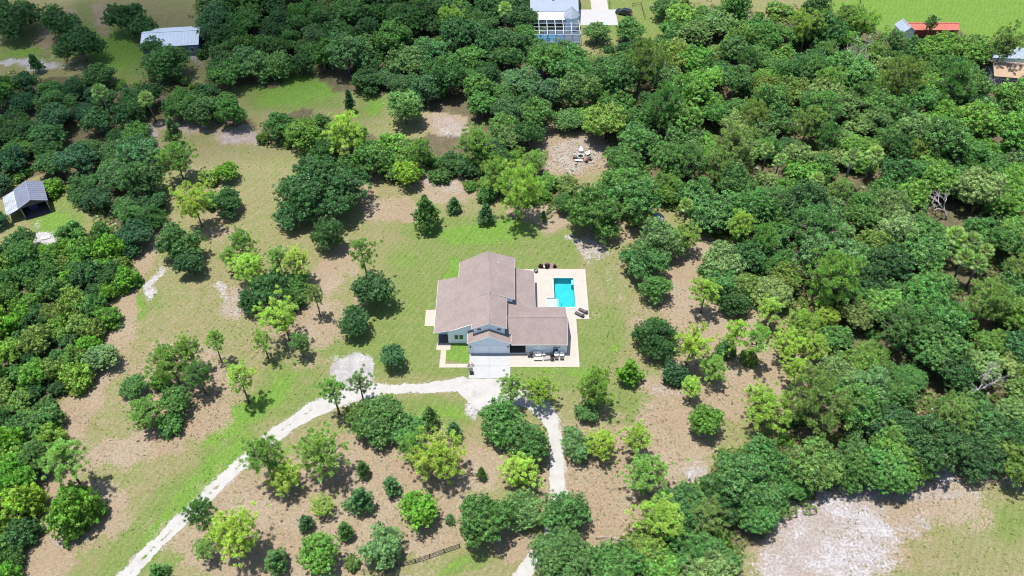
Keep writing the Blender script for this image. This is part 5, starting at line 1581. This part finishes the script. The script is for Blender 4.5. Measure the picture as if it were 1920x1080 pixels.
fill(FOREST[4], ['oak','bush','bush','round'], ['mid','fresh','olive','mid'], .8, 2.6, (3.2, 6.0), lambda a, b: 'in the hedge row behind the field' if a < 760 else 'in the hedge behind the house lawn', 'hedge plants ')
BZ = [(60,480,'below the open fronted shed'), (170,470,'at the top of the left brush'), (60,590,'at the left edge, upper brush'), (180,570,'where the brush bulges into the field'), (60,700,'at the left edge, middle brush'), (150,660,'behind the grey-green round oak'), (50,830,'at the left edge beside the tall pine'), (90,760,'at the field edge of the brush'), (25,980,'at the left edge near the bright spreading tree')]
fill(FOREST[3], ['bush','bush','bush','oak','bush'], ['fresh','mid','lime','mid','fresh','olive','bright','dark'], .62, 2.4, (3.6, 7.5), lambda a, b: min(BZ, key=lambda q: (q[0]-a)**2+(q[1]-b)**2)[2], 'brush ', (.9, 1.4))
fill(FOREST[0], ['bush','bush','young'], ['mid','fresh','olive','grey'], .7, 2.2, (2.6, 4.2), None, 'undergrowth ', (.8, 1.1), 90)

# low bushes that close the foot of the woods
nb = 0
for poly in FOREST[:3]:
    for (ax_, ay_), (bx_, by_) in zip(poly, poly[1:]+poly[:1]):
        ln = math.hypot(ax_-bx_, ay_-by_)
        for i in range(int(ln/34)):
            f = (i+rnd.random())/max(1, int(ln/34))
            px, py = ax_+(bx_-ax_)*f+rnd.gauss(0, 8), ay_+(by_-ay_)*f+rnd.gauss(0, 8)
            if not (-10 < px < 1930 and 0 < py < 1085) or gap(px, py) or rnd.random() < .25: continue
            v = at(px, py, .9)
            if math.hypot(v.x-fp.x, v.y-fp.y) < 7: continue
            sz = rnd.uniform(2.0, 3.6)
            if any((v.x-ox)**2+(v.y-oy)**2 < 1.2 for ox, oy, _ in occupied): continue
            zn = min(ZONES, key=lambda q: (q[0]-px)**2+((q[1]-py)*1.4)**2)[2]
            ck = rnd.choice(['mid', 'fresh', 'olive', 'dark', 'grey', 'fresh'])
            plant_at('bush', (v.x, v.y, 0), sz/5.5, rnd.uniform(.8, 1.1), ck, 'low %s edge bush %s' % (TONE[ck], zn), 'edge bushes '+zn)
            nb += 1

# look-alikes in one stretch of wood are told apart by their order from left to right
same = {}
for o in COL.objects:
    if o.get('label') and o.parent is None: same.setdefault(o['label'], []).append(o)
ORD = ['first', 'second', 'third', 'fourth', 'fifth', 'sixth', 'seventh', 'eighth', 'ninth']
for lb, os_ in same.items():
    n = len(os_)
    if n < 2: continue
    os_.sort(key=lambda o: topix(o.location.x, o.location.y)[0])
    for i, o in enumerate(os_):
        w = {2: ('leftmost', 'rightmost'), 3: ('leftmost', 'middle', 'rightmost')}.get(n)
        o['label'] = lb + ', ' + (w[i] if w else ('leftmost' if i == 0 else ('rightmost' if i == n-1 else ORD[min(i, 8)]+' from left')))

# saw palmetto undergrowth that nobody could count
def palmetto():
    V = []
    n = 0
    polys = [FOREST[0], FOREST[1], FOREST[2], FOREST[4]]
    edges = []
    for poly in polys:
        m = len(poly)
        for i in range(m):
            a_, b_ = poly[i], poly[(i+1) % m]
            ln = math.hypot(a_[0]-b_[0], a_[1]-b_[1])
            edges += [(a_, b_)]*max(1, int(ln/12))
    for _ in range(2600):
        a_, b_ = rnd.choice(edges); f = rnd.random()
        px = a_[0]+(b_[0]-a_[0])*f+rnd.gauss(0, 12); py = a_[1]+(b_[1]-a_[1])*f+rnd.gauss(0, 9)
        if not (-40 < px < 1960 and -40 < py < 1110): continue
        if (560 < px < 1000 and 400 < py) or gap(px, py) or gap(px, py-14) or (260 < px < 480 and 215 < py < 420): continue
        v = at(px, py, .5)
        if math.hypot(v.x-fp.x, v.y-fp.y) < 5: continue
        h = rnd.uniform(.4, .9)
        for k in range(7):
            an = k*.9+rnd.random(); e = rnd.uniform(.3, 1.1)
            d = np.array([math.cos(an)*math.cos(e), math.sin(an)*math.cos(e), math.sin(e)])
            V += fan(np.array([v.x, v.y, .05])+d*h, d, rnd.uniform(.45, .7), 6, 2.4, .07)
    k_ = 0
    while k_ < 1700:
        poly = FOREST[0] if rnd.random() < .7 else FOREST[1]
        px, py = rnd.uniform(400, 1925), rnd.uniform(0, 1080)
        if not bool(poly_inside(np.array([px]), np.array([py]), poly)[0]) or gap(px, py): continue
        v = at(px, py); k_ += 1; h = rnd.uniform(.4, 1.1)
        for q in range(7):
            an = q*.9+rnd.random(); e = rnd.uniform(.4, 1.2)
            d = np.array([math.cos(an)*math.cos(e), math.sin(an)*math.cos(e), math.sin(e)])
            V += fan(np.array([v.x, v.y, .05])+d*h, d, rnd.uniform(.45, .75), 6, 2.4, .07)
    V = np.array(V); m = len(V)//4
    me = np_mesh('palmetto_undergrowth', V, 4, np.stack([rng.random(m), rng.random(m)], 1), M['frond'])
    o = link('palmetto_undergrowth', me); o.color = (.115, .175, .04, 1)
    tag(o, kind='stuff')
palmetto()

# weeds and dry tufts over the open ground
def tufts(name, n, col, blade, boxes, seed):
    r = np.random.default_rng(seed)
    P = []
    for _ in range(n):
        cx_, cy_, rx_, ry_ = boxes[int(r.integers(0, len(boxes)))]
        a_ = r.random()*6.283; q = math.sqrt(r.random())
        v = at(cx_+rx_*q*math.cos(a_), cy_+ry_*q*math.sin(a_))
        if -17 < v.x < 15.2 and 90 < v.y < 118.5: continue
        if float(min(seg_dist(np.array([v.x]), np.array([v.y]), q_)[0] for q_ in (DRIVE, PARK, TURN, APRON))) < .3: continue
        P.append((v.x, v.y, .05))
    P = np.repeat(np.array(P), 5, 0); m = len(P)
    P = P + r.normal(size=(m, 3))*np.array([.12, .12, .03]); P[:, 2] = np.maximum(P[:, 2], .03)
    N = unit(r.normal(size=(m, 3)) + np.array([0, 0, .7]))
    me = np_mesh(name, leaves(P, N, blade*(.5+r.random(m)), .5), 4, np.stack([r.random(m), r.random(m)], 1), M['leaf'])
    o = link(name, me); o.color = (*col, 1); tag(o, kind='stuff')
OPEN = [(420,480,200,260),(250,820,170,230),(640,950,280,130),(900,450,330,110),(1140,640,90,180),(1330,680,190,150),(1160,900,130,150),(1750,1000,220,110),(520,700,160,140),(1080,290,60,40),(140,80,140,60)]
tufts('weed_tufts', 2200, (.13, .22, .05), .24, OPEN, 4)
tufts('straw_tufts', 1800, (.40, .33, .20), .2, [q for q in OPEN if q[0] not in (900, 1140)], 5)
tufts('leaf_litter', 2600, (.16, .09, .06), .17, [(640,930,280,140),(1330,690,190,160),(1160,900,130,150),(330,740,110,100),(120,900,90,140),(480,560,110,110)], 6)

# ------------------------------------------------------------------ fair weather cloud high above the upper left woods (its shade lies on them)
def cloud_mat():
    m, t, b = new_mat('cloud_vapour')
    t.nodes.remove(b)
    pv = nd(t, "ShaderNodeVolumePrincipled"); pv.inputs['Color'].default_value = (1, 1, 1, 1); pv.inputs['Density'].default_value = .013
    t.links.new(pv.outputs[0], t.nodes['Material Output'].inputs['Volume'])
    return m
def cloud(px, py, rx, ry, h, seed):
    g = at(px, py); c = g + to_sun*(h/to_sun.z)
    r = np.random.default_rng(seed)
    import bmesh
    bm = bmesh.new()
    bmesh.ops.create_icosphere(bm, subdivisions=5, radius=1)
    dirs = unit(r.normal(size=(26, 3)))
    for v in bm.verts:
        p = np.array(v.co); k = 1 + .22*max(0, max(float(p@q) for q in dirs)-.86)/.14
        n_ = .1*math.sin(5*p[0]+seed)*math.cos(4*p[1]-seed)
        v.co = Vector((p[0]*rx*(k+n_), p[1]*ry*(k+n_), p[2]*30*(k+n_)))
    me = bpy.data.meshes.new('cloud'); bm.to_mesh(me); bm.free(); me.materials.append(CLM)
    o = link('cloud', me); o.location = c; tag(o, kind='stuff')
CLM = cloud_mat()
cloud(60, 130, 90, 42, 620, 3)
cloud(520, 10, 60, 34, 620, 8)
